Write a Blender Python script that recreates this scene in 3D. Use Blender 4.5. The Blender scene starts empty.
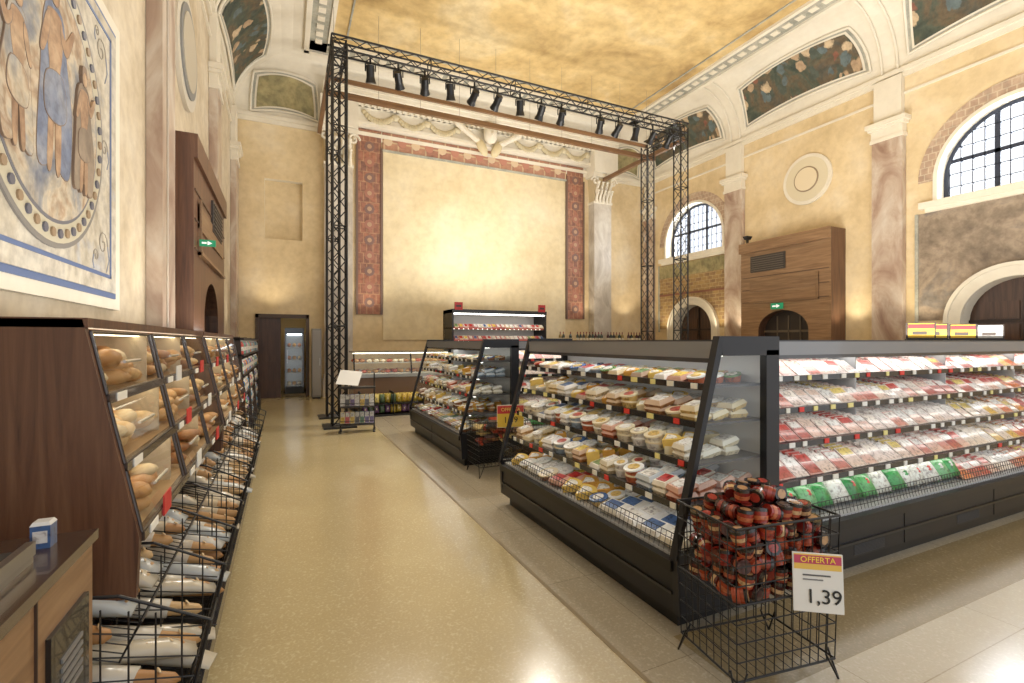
import bpy, math, random
from mathutils import Matrix, Vector
random.seed(7)
R=random.random
def U(a,b): return a+(b-a)*random.random()
def lin(c):
    out=[]
    for x in c[:3]:
        x=x/255.0
        out.append(x/12.92 if x<=0.04045 else ((x+0.055)/1.055)**2.4)
    return (out[0],out[1],out[2],1.0)
# ---------------------------------------------------------------- materials
MATS={}
def newmat(name):
    m=bpy.data.materials.new(name); m.use_nodes=True
    nt=m.node_tree; b=nt.nodes['Principled BSDF']
    MATS[name]=m
    return m,nt,b
def ramp(nt,src,stops,interp='LINEAR'):
    r=nt.nodes.new('ShaderNodeValToRGB'); r.color_ramp.interpolation=interp
    el=r.color_ramp.elements
    el[0].position=stops[0][0]; el[0].color=lin(stops[0][1])
    el[1].position=stops[-1][0]; el[1].color=lin(stops[-1][1])
    for p,c in stops[1:-1]:
        e=el.new(p); e.color=lin(c)
    nt.links.new(src,r.inputs[0]); return r.outputs[0]
def coords(nt,scale=(1,1,1)):
    t=nt.nodes.new('ShaderNodeTexCoord'); mp=nt.nodes.new('ShaderNodeMapping')
    mp.inputs['Scale'].default_value=scale
    nt.links.new(t.outputs['Object'],mp.inputs['Vector']); return mp.outputs[0]
def mix(nt,fac,a,b,mode='MIX'):
    m=nt.nodes.new('ShaderNodeMix'); m.data_type='RGBA'; m.blend_type=mode
    if isinstance(fac,float): m.inputs[0].default_value=fac
    else: nt.links.new(fac,m.inputs[0])
    for i,s in ((6,a),(7,b)):
        if isinstance(s,tuple): m.inputs[i].default_value=s
        else: nt.links.new(s,m.inputs[i])
    return m.outputs[2]
def bump(nt,b,src,st=0.2,dist=0.01):
    n=nt.nodes.new('ShaderNodeBump'); n.inputs['Strength'].default_value=st; n.inputs['Distance'].default_value=dist
    nt.links.new(src,n.inputs['Height']); nt.links.new(n.outputs[0],b.inputs['Normal'])
def noise(nt,v,scale,detail=6,dist=0.0,rough=0.6):
    n=nt.nodes.new('ShaderNodeTexNoise'); n.inputs['Scale'].default_value=scale; n.inputs['Detail'].default_value=detail
    n.inputs['Distortion'].default_value=dist; n.inputs['Roughness'].default_value=rough
    nt.links.new(v,n.inputs['Vector']); return n.outputs[0]
def attrmat(name,rough=0.5,metal=0.0,coat=0.0,printed=False,emit=0.0):
    m,nt,b=newmat(name)
    a=nt.nodes.new('ShaderNodeAttribute'); a.attribute_name='Col'
    c=a.outputs['Color']
    if printed:
        v=coords(nt); n=noise(nt,v,38,2,0.6)
        k=ramp(nt,n,[(0.36,(115,95,90)),(0.46,(236,228,222)),(0.62,(255,255,255))])
        c=mix(nt,0.65,c,mix(nt,1.0,c,k,'MULTIPLY'))
    nt.links.new(c,b.inputs['Base Color'])
    b.inputs['Roughness'].default_value=rough; b.inputs['Metallic'].default_value=metal
    b.inputs['Coat Weight'].default_value=coat
    if emit:
        nt.links.new(c,b.inputs['Emission Color']); b.inputs['Emission Strength'].default_value=emit
attrmat('painted',0.5); attrmat('plastic_gloss',0.25,0,0.3); attrmat('metal',0.3,1.0)
attrmat('printed_pack',0.3,0,0.4,True); attrmat('lamp_glow',0.5,emit=5.0); attrmat('sign_glow',0.5,emit=0.6)
attrmat('black_powdercoat',0.38,0.2)
m,nt,b=newmat('glass')
nt.nodes.remove(b); out=nt.nodes['Material Output']
tr=nt.nodes.new('ShaderNodeBsdfTransparent'); tr.inputs[0].default_value=(0.95,0.98,0.97,1)
gl=nt.nodes.new('ShaderNodeBsdfGlossy'); gl.inputs['Roughness'].default_value=0.03
lw=nt.nodes.new('ShaderNodeLayerWeight'); lw.inputs[0].default_value=0.3
mr=nt.nodes.new('ShaderNodeMapRange'); mr.inputs[3].default_value=0.05; mr.inputs[4].default_value=0.45
pw=nt.nodes.new('ShaderNodeMath'); pw.operation='POWER'; pw.inputs[1].default_value=2.0
nt.links.new(lw.outputs['Facing'],pw.inputs[0]); nt.links.new(pw.outputs[0],mr.inputs[0])
mx=nt.nodes.new('ShaderNodeMixShader'); nt.links.new(mr.outputs[0],mx.inputs[0]); nt.links.new(tr.outputs[0],mx.inputs[1]); nt.links.new(gl.outputs[0],mx.inputs[2])
nt.links.new(mx.outputs[0],out.inputs[0])
def surf(name,stops,scale=1.0,detail=8,dist=0.3,rough=0.8,bmp=0.06,sc=(1,1,1),fine=0.1):
    m,nt,b=newmat(name); v=coords(nt,sc)
    n=noise(nt,v,scale,detail,dist); c=ramp(nt,n,stops)
    n2=noise(nt,v,scale*7,6); c=mix(nt,fine,c,ramp(nt,n2,[(0.3,(170,150,130)),(0.6,(255,252,246))]),'MULTIPLY')
    nt.links.new(c,b.inputs['Base Color']); b.inputs['Roughness'].default_value=rough
    if bmp: bump(nt,b,n2,bmp)
    return m
surf('plaster_ochre',[(0.3,(208,184,140)),(0.5,(224,202,160)),(0.68,(232,215,182))],0.8,fine=0.2)
surf('plaster_pale',[(0.3,(190,174,146)),(0.5,(208,194,168)),(0.7,(220,210,190))],1.0,fine=0.3)
surf('stage_wall_plaster',[(0.3,(212,192,150)),(0.5,(224,207,168)),(0.7,(230,217,186))],0.6,fine=0.22)
surf('ceiling_paint',[(0.30,(168,138,88)),(0.42,(202,172,114)),(0.54,(218,190,132)),(0.7,(226,206,160))],0.5,10,0.6,fine=0.4)
surf('stucco_cream',[(0.3,(222,213,193)),(0.7,(234,227,210))],1.0,fine=0.08)
surf('stucco_grey',[(0.3,(140,142,132)),(0.5,(166,166,154)),(0.7,(186,183,168))],3.0,fine=0.3)
surf('marble_rose',[(0.32,(144,114,98)),(0.45,(174,150,132)),(0.55,(192,174,156)),(0.68,(212,202,188))],1.6,10,1.2,0.3,0.02,(1,1,0.5))
surf('marble_grey',[(0.32,(158,146,130)),(0.5,(192,182,168)),(0.68,(214,208,196))],1.8,10,1.2,0.3,0.02,(1,1,0.5))
def fresco(name,stops,scale,dist=0.6,rough=0.75,fig=None):
    m,nt,b=newmat(name); v=coords(nt)
    n=noise(nt,v,scale,5,dist,0.6); c=ramp(nt,n,stops)
    if fig:
        v2=coords(nt,(1,1,0.6)); w=nt.nodes.new('ShaderNodeTexNoise'); w.inputs['Scale'].default_value=5; w.inputs['Detail'].default_value=3; nt.links.new(v2,w.inputs['Vector'])
        ad=nt.nodes.new('ShaderNodeVectorMath'); ad.operation='MULTIPLY_ADD'; ad.inputs[1].default_value=(0.28,0.28,0.28); nt.links.new(w.outputs['Color'],ad.inputs[0]); nt.links.new(v2,ad.inputs[2])
        vo=nt.nodes.new('ShaderNodeTexVoronoi'); vo.inputs['Scale'].default_value=3.6; nt.links.new(ad.outputs[0],vo.inputs['Vector'])
        k=ramp(nt,vo.outputs['Distance'],[(0.36,(255,255,255)),(0.46,(0,0,0))])
        sep=nt.nodes.new('ShaderNodeSeparateColor'); nt.links.new(vo.outputs['Color'],sep.inputs[0])
        fc=ramp(nt,sep.outputs[0],[(0.0,fig[0]),(0.25,fig[1]),(0.5,fig[2]),(0.62,fig[3]),(0.8,fig[4])],'CONSTANT')
        c=mix(nt,k,c,fc)
    n2=noise(nt,v,scale*5,5); c=mix(nt,0.4,c,ramp(nt,n2,[(0.35,(120,110,100)),(0.6,(255,255,250))]),'MULTIPLY')
    nt.links.new(c,b.inputs['Base Color']); b.inputs['Roughness'].default_value=rough
fresco('fresco_dark',[(0.32,(48,58,52)),(0.46,(76,84,70)),(0.55,(104,88,66)),(0.72,(64,74,70))],1.6,fig=[(76,84,74),(184,156,124),(132,84,66),(204,180,146),(96,110,112)])
fresco('fresco_olive',[(0.3,(120,114,82)),(0.45,(156,146,104)),(0.55,(176,162,116)),(0.7,(134,126,92))],1.2)
fresco('fresco_brown',[(0.3,(110,96,82)),(0.45,(142,126,108)),(0.55,(164,146,126)),(0.66,(126,118,110)),(0.8,(154,134,110))],1.2,0.5)
fresco('fresco_figure',[(0.30,(104,114,136)),(0.42,(158,156,154)),(0.5,(204,190,166)),(0.56,(176,148,120)),(0.62,(210,194,170)),(0.75,(136,126,122))],2.0,0.6)
fresco('fresco_ground',[(0.3,(184,180,170)),(0.5,(208,200,184)),(0.6,(192,182,162)),(0.75,(172,178,190))],2.0,0.5)
fresco('fresco_skin',[(0.3,(140,106,80)),(0.5,(180,146,114)),(0.7,(204,176,144))],3.0)
fresco('fresco_blue',[(0.3,(92,104,136)),(0.5,(126,136,160)),(0.7,(166,168,176))],3.0)
def mosaic(name,c1,c2,mortar,bw,rh,sc=1.0,k=0.35):
    m,nt,b=newmat(name)
    t=nt.nodes.new('ShaderNodeTexCoord')
    sx=nt.nodes.new('ShaderNodeSeparateXYZ'); nt.links.new(t.outputs['Object'],sx.inputs[0])
    ad=nt.nodes.new('ShaderNodeMath'); ad.operation='ADD'; nt.links.new(sx.outputs[0],ad.inputs[0]); nt.links.new(sx.outputs[1],ad.inputs[1])
    cb=nt.nodes.new('ShaderNodeCombineXYZ'); nt.links.new(ad.outputs[0],cb.inputs[0]); nt.links.new(sx.outputs[2],cb.inputs[1])
    br=nt.nodes.new('ShaderNodeTexBrick'); nt.links.new(cb.outputs[0],br.inputs['Vector'])
    br.inputs['Color1'].default_value=lin(c1); br.inputs['Color2'].default_value=lin(c2); br.inputs['Mortar'].default_value=lin(mortar)
    br.inputs['Scale'].default_value=sc; br.inputs['Brick Width'].default_value=bw; br.inputs['Row Height'].default_value=rh; br.inputs['Mortar Size'].default_value=min(bw,rh)*0.08
    n=noise(nt,cb.outputs[0],7,5)
    c=mix(nt,k,br.outputs[0],ramp(nt,n,[(0.35,(110,90,84)),(0.5,(210,190,170)),(0.65,(250,244,232))]),'MULTIPLY')
    nt.links.new(c,b.inputs['Base Color']); b.inputs['Roughness'].default_value=0.7
mosaic('mosaic_red',(172,116,94),(140,102,90),(180,140,112),0.18,0.3,k=0.5)
mosaic('mosaic_pink',(186,140,114),(164,116,98),(206,180,146),0.42,0.3)
mosaic('mosaic_gold',(180,150,96),(146,116,84),(190,166,122),0.24,0.12)
mosaic('brick_arch',(196,172,150),(178,152,132),(206,190,166),0.14,0.14)
def woodmat(name,a,bb,c,vert=True,rough=0.4):
    m,nt,b=newmat(name); v=coords(nt,(14,14,0.9) if vert else (1.0,1.0,16))
    n=noise(nt,v,1.3,6,0.8); col=ramp(nt,n,[(0.3,a),(0.5,bb),(0.7,c)])
    nt.links.new(col,b.inputs['Base Color']); b.inputs['Roughness'].default_value=rough
    bump(nt,b,n,0.05)
woodmat('walnut_vertical',(66,42,30),(94,62,44),(110,78,56))
woodmat('walnut_horizontal',(104,76,52),(124,94,66),(140,110,80),False)
woodmat('walnut_light',(114,84,58),(134,102,72),(152,120,88),False)
woodmat('door_wood',(48,30,22),(72,48,34),(86,60,44))
woodmat('beam_wood',(84,58,38),(108,76,48),(124,90,60),False)
def floormat(name,base,dark,light,rough=0.16,tile=None):
    m,nt,b=newmat(name); v=coords(nt)
    vo=nt.nodes.new('ShaderNodeTexVoronoi'); vo.inputs['Scale'].default_value=80; nt.links.new(v,vo.inputs['Vector'])
    sp=ramp(nt,vo.outputs['Distance'],[(0.0,dark),(0.22,base),(0.6,base),(1.0,light)])
    n=noise(nt,v,0.8,6,0.4); c=mix(nt,0.4,sp,ramp(nt,n,[(0.3,(210,200,182)),(0.7,(255,255,250))]),'MULTIPLY')
    if tile:
        br=nt.nodes.new('ShaderNodeTexBrick'); nt.links.new(v,br.inputs['Vector'])
        br.offset=0.0
        br.inputs['Color1'].default_value=(1,1,1,1); br.inputs['Color2'].default_value=(0.92,0.92,0.92,1); br.inputs['Mortar'].default_value=(0.68,0.66,0.62,1)
        br.inputs['Scale'].default_value=1; br.inputs['Brick Width'].default_value=tile; br.inputs['Row Height'].default_value=tile; br.inputs['Mortar Size'].default_value=0.003
        c=mix(nt,1.0,c,br.outputs[0],'MULTIPLY')
    nt.links.new(c,b.inputs['Base Color'])
    n3=noise(nt,v,3.0,4); rr=nt.nodes.new('ShaderNodeMapRange'); rr.inputs[3].default_value=rough*0.75; rr.inputs[4].default_value=rough*1.4
    nt.links.new(n3,rr.inputs[0]); nt.links.new(rr.outputs[0],b.inputs['Roughness'])
    b.inputs['Specular IOR Level'].default_value=0.75
floormat('terrazzo_yellow',(182,167,128),(154,138,102),(204,192,158),0.17)
floormat('terrazzo_grey',(172,162,142),(146,136,116),(192,184,166),0.18,0.9)
floormat('floor_olive_strip',(146,132,102),(120,106,80),(168,154,124),0.17)
floormat('marble_tile_beige',(198,189,168),(178,168,148),(214,207,190),0.16,1.2)
# ---------------------------------------------------------------- mesh builder
I4=Matrix.Identity(4)
def T(x,y,z): return Matrix.Translation((x,y,z))
def RZ(a): return Matrix.Rotation(math.radians(a),4,'Z')
def RX(a): return Matrix.Rotation(math.radians(a),4,'X')
def RY(a): return Matrix.Rotation(math.radians(a),4,'Y')
class MB:
    def __init__(s): s.v=[];s.f=[];s.m=[];s.c=[];s.s=[];s.M=I4
    def add(s,vs,fs,col,mat,M=None,smooth=False):
        X=s.M@M if M is not None else s.M
        o=len(s.v); lc=lin(col)
        s.v.extend([tuple(X@Vector(p)) for p in vs])
        for f in fs:
            s.f.append(tuple(i+o for i in f)); s.m.append(mat); s.c.append(lc); s.s.append(smooth)
    def box(s,x0,x1,y0,y1,z0,z1,col=(128,128,128),mat='painted',M=None):
        vs=[(x,y,z) for x in(x0,x1) for y in(y0,y1) for z in(z0,z1)]
        s.add(vs,[(0,1,3,2),(4,6,7,5),(0,4,5,1),(2,3,7,6),(0,2,6,4),(1,5,7,3)],col,mat,M)
    def frus(s,w,d,w2,d2,h,col,mat='painted',M=None):
        vs=[(-w/2,-d/2,0),(w/2,-d/2,0),(w/2,d/2,0),(-w/2,d/2,0),(-w2/2,-d2/2,h),(w2/2,-d2/2,h),(w2/2,d2/2,h),(-w2/2,d2/2,h)]
        s.add(vs,[(3,2,1,0),(4,5,6,7),(0,1,5,4),(1,2,6,5),(2,3,7,6),(3,0,4,7)],col,mat,M)
    def prism(s,poly,a0,a1,axis,col,mat,M=None):
        n=len(poly)
        def P(p,a):
            if axis=='x': return (a,p[0],p[1])
            if axis=='y': return (p[0],a,p[1])
            return (p[0],p[1],a)
        vs=[P(p,a0) for p in poly]+[P(p,a1) for p in poly]
        fs=[tuple(range(n)),tuple(range(2*n-1,n-1,-1))]+[(i,(i+1)%n,(i+1)%n+n,i+n) for i in range(n)]
        s.add(vs,fs,col,mat,M)
    def cyl(s,r0,r1,h,col,mat='painted',M=None,seg=10,smooth=True):
        vs=[];
        for r,z in((r0,0),(r1,h)):
            for i in range(seg):
                a=2*math.pi*i/seg; vs.append((r*math.cos(a),r*math.sin(a),z))
        s.add(vs,[(i,(i+1)%seg,(i+1)%seg+seg,i+seg) for i in range(seg)],col,mat,M,smooth)
        s.add(vs,[tuple(range(seg-1,-1,-1)),tuple(range(seg,2*seg))],col,mat,M)
    def ball(s,rx,ry,rz,col,mat='painted',M=None,seg=8,rings=6):
        vs=[(0,0,-rz)]
        for j in range(1,rings):
            p=-math.pi/2+math.pi*j/rings
            for i in range(seg):
                a=2*math.pi*i/seg; vs.append((rx*math.cos(p)*math.cos(a),ry*math.cos(p)*math.sin(a),rz*math.sin(p)))
        vs.append((0,0,rz)); fs=[]
        for i in range(seg): fs.append((0,1+(i+1)%seg,1+i))
        for j in range(rings-2):
            for i in range(seg):
                a=1+j*seg+i; b2=1+j*seg+(i+1)%seg; fs.append((a,b2,b2+seg,a+seg))
        l=len(vs)-1; o=1+(rings-2)*seg
        for i in range(seg): fs.append((o+i,o+(i+1)%seg,l))
        s.add(vs,fs,col,mat,M,True)
    def tube(s,p0,p1,r,col,mat='painted',seg=4,M=None):
        p0=Vector(p0);p1=Vector(p1);d=p1-p0;L=d.length
        if L<1e-6: return
        q=d.to_track_quat('Z','Y').to_matrix().to_4x4()
        X=Matrix.Translation(p0)@q
        if M is not None: X=M@X
        s.cyl(r,r,L,col,mat,X,seg,smooth=seg>4)
    def loft(s,secs,col,mat,M=None,seg=10):
        vs=[]
        for x,ry,rz,zc in secs:
            for i in range(seg):
                a=2*math.pi*i/seg; vs.append((x,ry*math.cos(a),zc+rz*math.sin(a)))
        fs=[]
        for j in range(len(secs)-1):
            for i in range(seg): fs.append((j*seg+i,j*seg+(i+1)%seg,(j+1)*seg+(i+1)%seg,(j+1)*seg+i))
        fs.append(tuple(range(seg-1,-1,-1))); o=(len(secs)-1)*seg; fs.append(tuple(range(o,o+seg)))
        s.add(vs,fs,col,mat,M,True)
    def path(s,pts,r,col,mat='painted',seg=4,M=None):
        for a,b2 in zip(pts[:-1],pts[1:]): s.tube(a,b2,r,col,mat,seg,M)
    def quad(s,pts,col,mat,M=None): s.add(pts,[tuple(range(len(pts)))],col,mat,M)
    def make(s,name,parent=None,origin=True):
        me=bpy.data.meshes.new(name)
        vs=s.v
        xs=[p[0] for p in vs];ys=[p[1] for p in vs];zs=[p[2] for p in vs]
        o=((min(xs)+max(xs))/2,(min(ys)+max(ys))/2,min(zs)) if origin else (0,0,0)
        me.from_pydata([(p[0]-o[0],p[1]-o[1],p[2]-o[2]) for p in vs],[],s.f)
        names=[]
        for k in s.m:
            if k not in names: names.append(k)
        for k in names: me.materials.append(MATS[k])
        idx={k:i for i,k in enumerate(names)}
        me.polygons.foreach_set('material_index',[idx[k] for k in s.m])
        me.polygons.foreach_set('use_smooth',s.s)
        ca=me.color_attributes.new('Col','FLOAT_COLOR','CORNER')
        arr=[]
        for f,c in zip(s.f,s.c): arr.extend(list(c)*len(f))
        ca.data.foreach_set('color',arr)
        me.update()
        ob=bpy.data.objects.new(name,me); ob.location=o
        bpy.context.scene.collection.objects.link(ob)
        if parent is not None:
            ob.parent=parent; ob.matrix_parent_inverse=Matrix.Translation(parent.location).inverted()
        return ob
BLK=(22,22,24); WHITE=(240,240,236)
XL,XR,YB,YF=-1.25,12.6,14.8,-3.0
ZC=7.65; ZT=9.2
# ---------------------------------------------------------------- floor
mb=MB()
mb.quad([(XL-0.3,YF,0),(1.5,YF,0),(1.5,YB+0.3,0),(XL-0.3,YB+0.3,0)],WHITE,'terrazzo_yellow')
mb.quad([(1.5,1.45,0),(1.85,1.45,0),(1.85,YB+0.3,0),(1.5,YB+0.3,0)],WHITE,'terrazzo_grey')
mb.quad([(1.85,1.45,0),(XR+0.5,1.45,0),(XR+0.5,1.95,0),(1.85,1.95,0)],WHITE,'floor_olive_strip')  # darker olive strip of floor along the case front
mb.quad([(1.85,1.95,0),(XR+0.5,1.95,0),(XR+0.5,YB+0.3,0),(1.85,YB+0.3,0)],WHITE,'terrazzo_grey')
mb.quad([(1.5,YF,0),(XR+0.5,YF,0),(XR+0.5,1.45,0),(1.5,1.45,0)],WHITE,'marble_tile_beige')
mb.box(1.488,1.512,YF,YB,0,0.002,(130,114,86))
mb.make('floor',origin=False)
# ---------------------------------------------------------------- right wall with openings
OPS=[4.25,12.35]; WR=1.25; WZ=4.55; WS=0.45; DR=0.85; DZ=1.95
def atop(y,yc,Rr,zs): return zs+math.sqrt(max(0,Rr*Rr-(y-yc)**2))
ys=[YF,YB]
for yc in OPS:
    for Rr in(WR,DR):
        for i in range(25): ys.append(yc-Rr*math.cos(math.pi*i/24))
ys=sorted(set(round(y,4) for y in ys))
def strips(mb,X,y0,y1,z0,z1,mat,cutwin=True):
    yy=[y for y in ys if y0<y<y1]; yy=[y0]+yy+[y1]
    for a,b2 in zip(yy[:-1],yy[1:]):
        mid=(a+b2)/2; lo=(z0,z0); segs=[]
        for yc in OPS:
            if abs(mid-yc)<DR: lo=(max(z0,atop(a,yc,DR,DZ)),max(z0,atop(b2,yc,DR,DZ)))
        seg2=None
        if cutwin:
            for yc in OPS:
                if abs(mid-yc)<WR: seg2=(atop(a,yc,WR,WZ+WS),atop(b2,yc,WR,WZ+WS))
        if seg2:
            segs=[(lo,(WZ,WZ)),(seg2,(z1,z1))]
        else: segs=[(lo,(z1,z1))]
        for (la,lb),(ha,hb) in segs:
            if ha-la<1e-3 and hb-lb<1e-3: continue
            mb.quad([(X,a,la),(X,a,ha),(X,b2,hb),(X,b2,lb)],WHITE,mat)
mb=MB(); strips(mb,XR,YF,YB,0,ZC+0.1,'plaster_ochre')
mb.make('wall_right',origin=False)
mb=MB()
for yc in OPS:
    o=[(yc-WR,WZ)]+[(yc-WR*math.cos(math.pi*i/24),WZ+WS+WR*math.sin(math.pi*i/24)) for i in range(25)]+[(yc+WR,WZ),(yc-WR,WZ)]
    for p,q in zip(o[:-1],o[1:]): mb.quad([(XR,)+p,(XR,)+q,(XR+0.45,)+q,(XR+0.45,)+p],WHITE,'stucco_cream')
    o=[(yc-DR,0)]+[(yc-DR*math.cos(math.pi*i/24),DZ+DR*math.sin(math.pi*i/24)) for i in range(25)]+[(yc+DR,0)]
    for p,q in zip(o[:-1],o[1:]): mb.quad([(XR,)+p,(XR,)+q,(XR+0.45,)+q,(XR+0.45,)+p],WHITE,'stucco_cream')
mb.make('trim_reveals',origin=False)
def ring(mb,x0,x1,yc,zc,r0,r1,mat,legs=0.0,a0=0,a1=180,n=28,col=WHITE):
    P=[]
    if legs: P.append(((yc+r0,zc-legs),(yc+r1,zc-legs)))
    for i in range(n+1):
        a=math.radians(a0+(a1-a0)*i/n); c,s_=math.cos(a),math.sin(a)
        P.append(((yc+r0*c,zc+r0*s_),(yc+r1*c,zc+r1*s_)))
    if legs: P.append(((yc-r0,zc-legs),(yc-r1,zc-legs)))
    for (i0,o0),(i1,o1) in zip(P[:-1],P[1:]):
        mb.prism([i0,o0,o1,i1],x0,x1,'x',col,mat)
for k,yc in enumerate(OPS):
    mb=MB()
    ring(mb,XR-0.05,XR-0.002,yc,WZ+WS,WR,WR+0.08,'stucco_cream',legs=WS)
    ring(mb,XR-0.02,XR-0.002,yc,WZ+WS,WR+0.08,WR+0.36,'brick_arch')
    mb.box(XR-0.14,XR-0.002,yc-WR-0.3,yc+WR+0.3,WZ-0.14,WZ,WHITE,'stucco_cream')
    mb.box(XR-0.09,XR-0.002,yc-WR-0.2,yc+WR+0.2,WZ-0.22,WZ-0.14,WHITE,'stucco_cream')
    mb.make('trim_window_surround_%d'%(k+1))
    mb=MB(); xf=XR+0.22; C=(40,48,66)
    ring(mb,xf,xf+0.08,yc,WZ+WS,WR-0.08,WR,'painted',legs=WS,col=C)
    mb.box(xf,xf+0.08,yc-WR,yc+WR,WZ,WZ+0.08,C)
    for j in range(-6,7):
        y=yc+j*WR/6.5; d=abs(y-yc)
        if d>=WR-0.05: continue
        w=0.045 if j in(-2,2) else 0.009
        mb.box(xf+0.01,xf+0.07,y-w,y+w,WZ,atop(y,yc,WR-0.04,WZ+WS),C)
    for j in range(1,7):
        z=WZ+j*0.27
        hw=WR if z<WZ+WS else math.sqrt(max(0,(WR-0.04)**2-(z-WZ-WS)**2))
        w=0.04 if j==3 else 0.009
        mb.box(xf+0.01,xf+0.07,yc-hw,yc+hw,z-w,z+w,C)
    mb.make('window_%d'%(k+1))
    mb=MB()
    ring(mb,XR-0.09,XR-0.002,yc,DZ,DR,DR+0.27,'stucco_cream',legs=DZ)
    ring(mb,XR-0.13,XR-0.09,yc,DZ,DR+0.2,DR+0.27,'stucco_cream',legs=DZ)
    mb.make('trim_door_arch_%d'%(k+1))
    mb=MB()
    poly=[(yc-DR,0)]+[(yc-DR*math.cos(math.pi*i/16),DZ+DR*math.sin(math.pi*i/16)) for i in range(17)]+[(yc+DR,0)]
    mb.prism(poly,XR+0.3,XR+0.36,'x',WHITE,'door_wood')
    for sgn in(-1,1):
        for z0,z1 in((0.2,0.9),(1.0,1.9),(2.0,2.35)):
            a,b2=sorted((yc+sgn*0.08,yc+sgn*0.7)); mb.box(XR+0.27,XR+0.31,a,b2,z0,z1,WHITE,'door_wood')
    mb.box(XR+0.26,XR+0.3,yc-0.02,yc+0.02,0,2.7,(30,18,12))
    mb.box(XR+0.26,XR+0.3,yc-DR,yc+DR,1.93,1.99,(40,24,16))
    mb.make('door_%d'%(k+1))
    mb=MB(); strips(mb,XR-0.012,yc-1.6,yc+1.6,2.0,WZ-0.22,'fresco_brown' if k==0 else 'mosaic_gold',False)
    mb.box(XR-0.04,XR-0.004,yc-1.66,yc-1.6,1.9,WZ-0.22,WHITE,'stucco_grey'); mb.box(XR-0.04,XR-0.004,yc+1.6,yc+1.66,1.9,WZ-0.22,WHITE,'stucco_grey')
    if k==1:
        mb.box(XR-0.03,XR-0.012,yc-1.6,yc+1.6,3.85,4.3,WHITE,'fresco_olive'); mb.box(XR-0.03,XR-0.012,yc-1.6,yc+1.6,3.2,3.26,(130,84,66))
    mb.make('wall_fresco')
mb=MB(); mb.quad([(XL,YF,0),(XL,YB,0),(XL,YB,ZC+0.1),(XL,YF,ZC+0.1)],WHITE,'plaster_pale'); mb.make('wall_left',origin=False)
mb=MB()
DX0,DX1,DH=-0.72,0.62,2.3; NX0,NX1,NZ0,NZ1=-0.5,0.45,4.37,6.0
def bq(x0,x1,z0,z1,y=YB,mat='plaster_ochre'): mb.quad([(x0,y,z0),(x1,y,z0),(x1,y,z1),(x0,y,z1)],WHITE,mat)
bq(XL,DX0,0,ZC+0.1); bq(DX0,DX1,DH,NZ0); bq(DX0,DX1,NZ1,ZC+0.1); bq(DX0,NX0,NZ0,NZ1); bq(NX1,DX1,NZ0,NZ1); bq(DX1,XR,0,8.2)
bq(NX0,NX1,NZ0,NZ1,YB+0.2)
for a,b2 in(((NX0,NZ0),(NX1,NZ0)),((NX0,NZ1),(NX1,NZ1)),((NX0,NZ0),(NX0,NZ1)),((NX1,NZ0),(NX1,NZ1))):
    mb.quad([(a[0],YB,a[1]),(b2[0],YB,b2[1]),(b2[0],YB+0.2,b2[1]),(a[0],YB+0.2,a[1])],WHITE,'stucco_cream')
mb.make('wall_back',origin=False)
mb=MB()
mb.box(DX0-0.1,DX0,YB+0.12,YB+2,0,2.5,(190,170,140)); mb.box(DX1,DX1+0.1,YB+0.12,YB+2,0,2.5,(206,190,150)); mb.box(DX0,DX1,YB+2,YB+2.1,0,2.5,(210,190,140)); mb.box(DX0,DX1,YB+0.12,YB+2,2.4,2.5,(220,215,200)); mb.box(DX0,DX1,YB+0.12,YB+2,-0.05,0.0,(140,124,96))
mb.box(-0.1,0.5,YB+0.4,YB+0.7,2.36,2.4,(255,232,190),'lamp_glow')
mb.make('wall_backroom')
mb=MB()
for x in(DX0,DX1-0.08): mb.box(x,x+0.08,YB-0.06,YB+0.1,0,DH,(74,58,48))
mb.box(DX0,DX1,YB-0.06,YB+0.1,DH-0.1,DH,(74,58,48))
mb.box(DX0+0.08,DX0+0.62,YB+0.03,YB+0.08,0,DH-0.1,WHITE,'door_wood')
mb.box(DX0+0.16,DX0+0.54,YB+0.02,YB+0.03,0.2,1.0,WHITE,'door_wood');mb.box(DX0+0.16,DX0+0.54,YB+0.02,YB+0.03,1.15,2.0,WHITE,'door_wood')
mb.make('door_3')
mb=MB(); ry=YB+1.0
mb.box(0.0,0.52,ry+0.3,ry+0.36,0,1.95,(150,152,154),'metal'); mb.box(0.0,0.52,ry,ry+0.34,0,0.2,(60,62,64)); mb.box(0.0,0.52,ry,ry+0.34,1.78,1.95,(90,94,98),'metal')
for x in(0.0,0.48): mb.box(x,x+0.04,ry,ry+0.34,0.2,1.8,(110,112,116),'metal')
mb.box(0.06,0.46,ry+0.02,ry+0.05,1.74,1.78,(236,246,255),'lamp_glow')
for i in range(4):
    z=0.25+i*0.38; mb.box(0.04,0.48,ry+0.05,ry+0.3,z-0.015,z,(220,222,224))
    for j in range(3): mb.ball(0.055,0.07,0.06,random.choice([(220,170,100),(236,220,190),(190,120,70)]),'painted',T(0.12+j*0.14,ry+0.14,z+0.055))
mb.quad([(0.04,ry+0.01,0.2),(0.48,ry+0.01,0.2),(0.48,ry+0.01,1.78),(0.04,ry+0.01,1.78)],WHITE,'glass'); mb.box(0.06,0.075,ry-0.04,ry-0.01,0.9,1.3,(210,210,210),'metal')
mb.make('glass_door_refrigerator')
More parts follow.
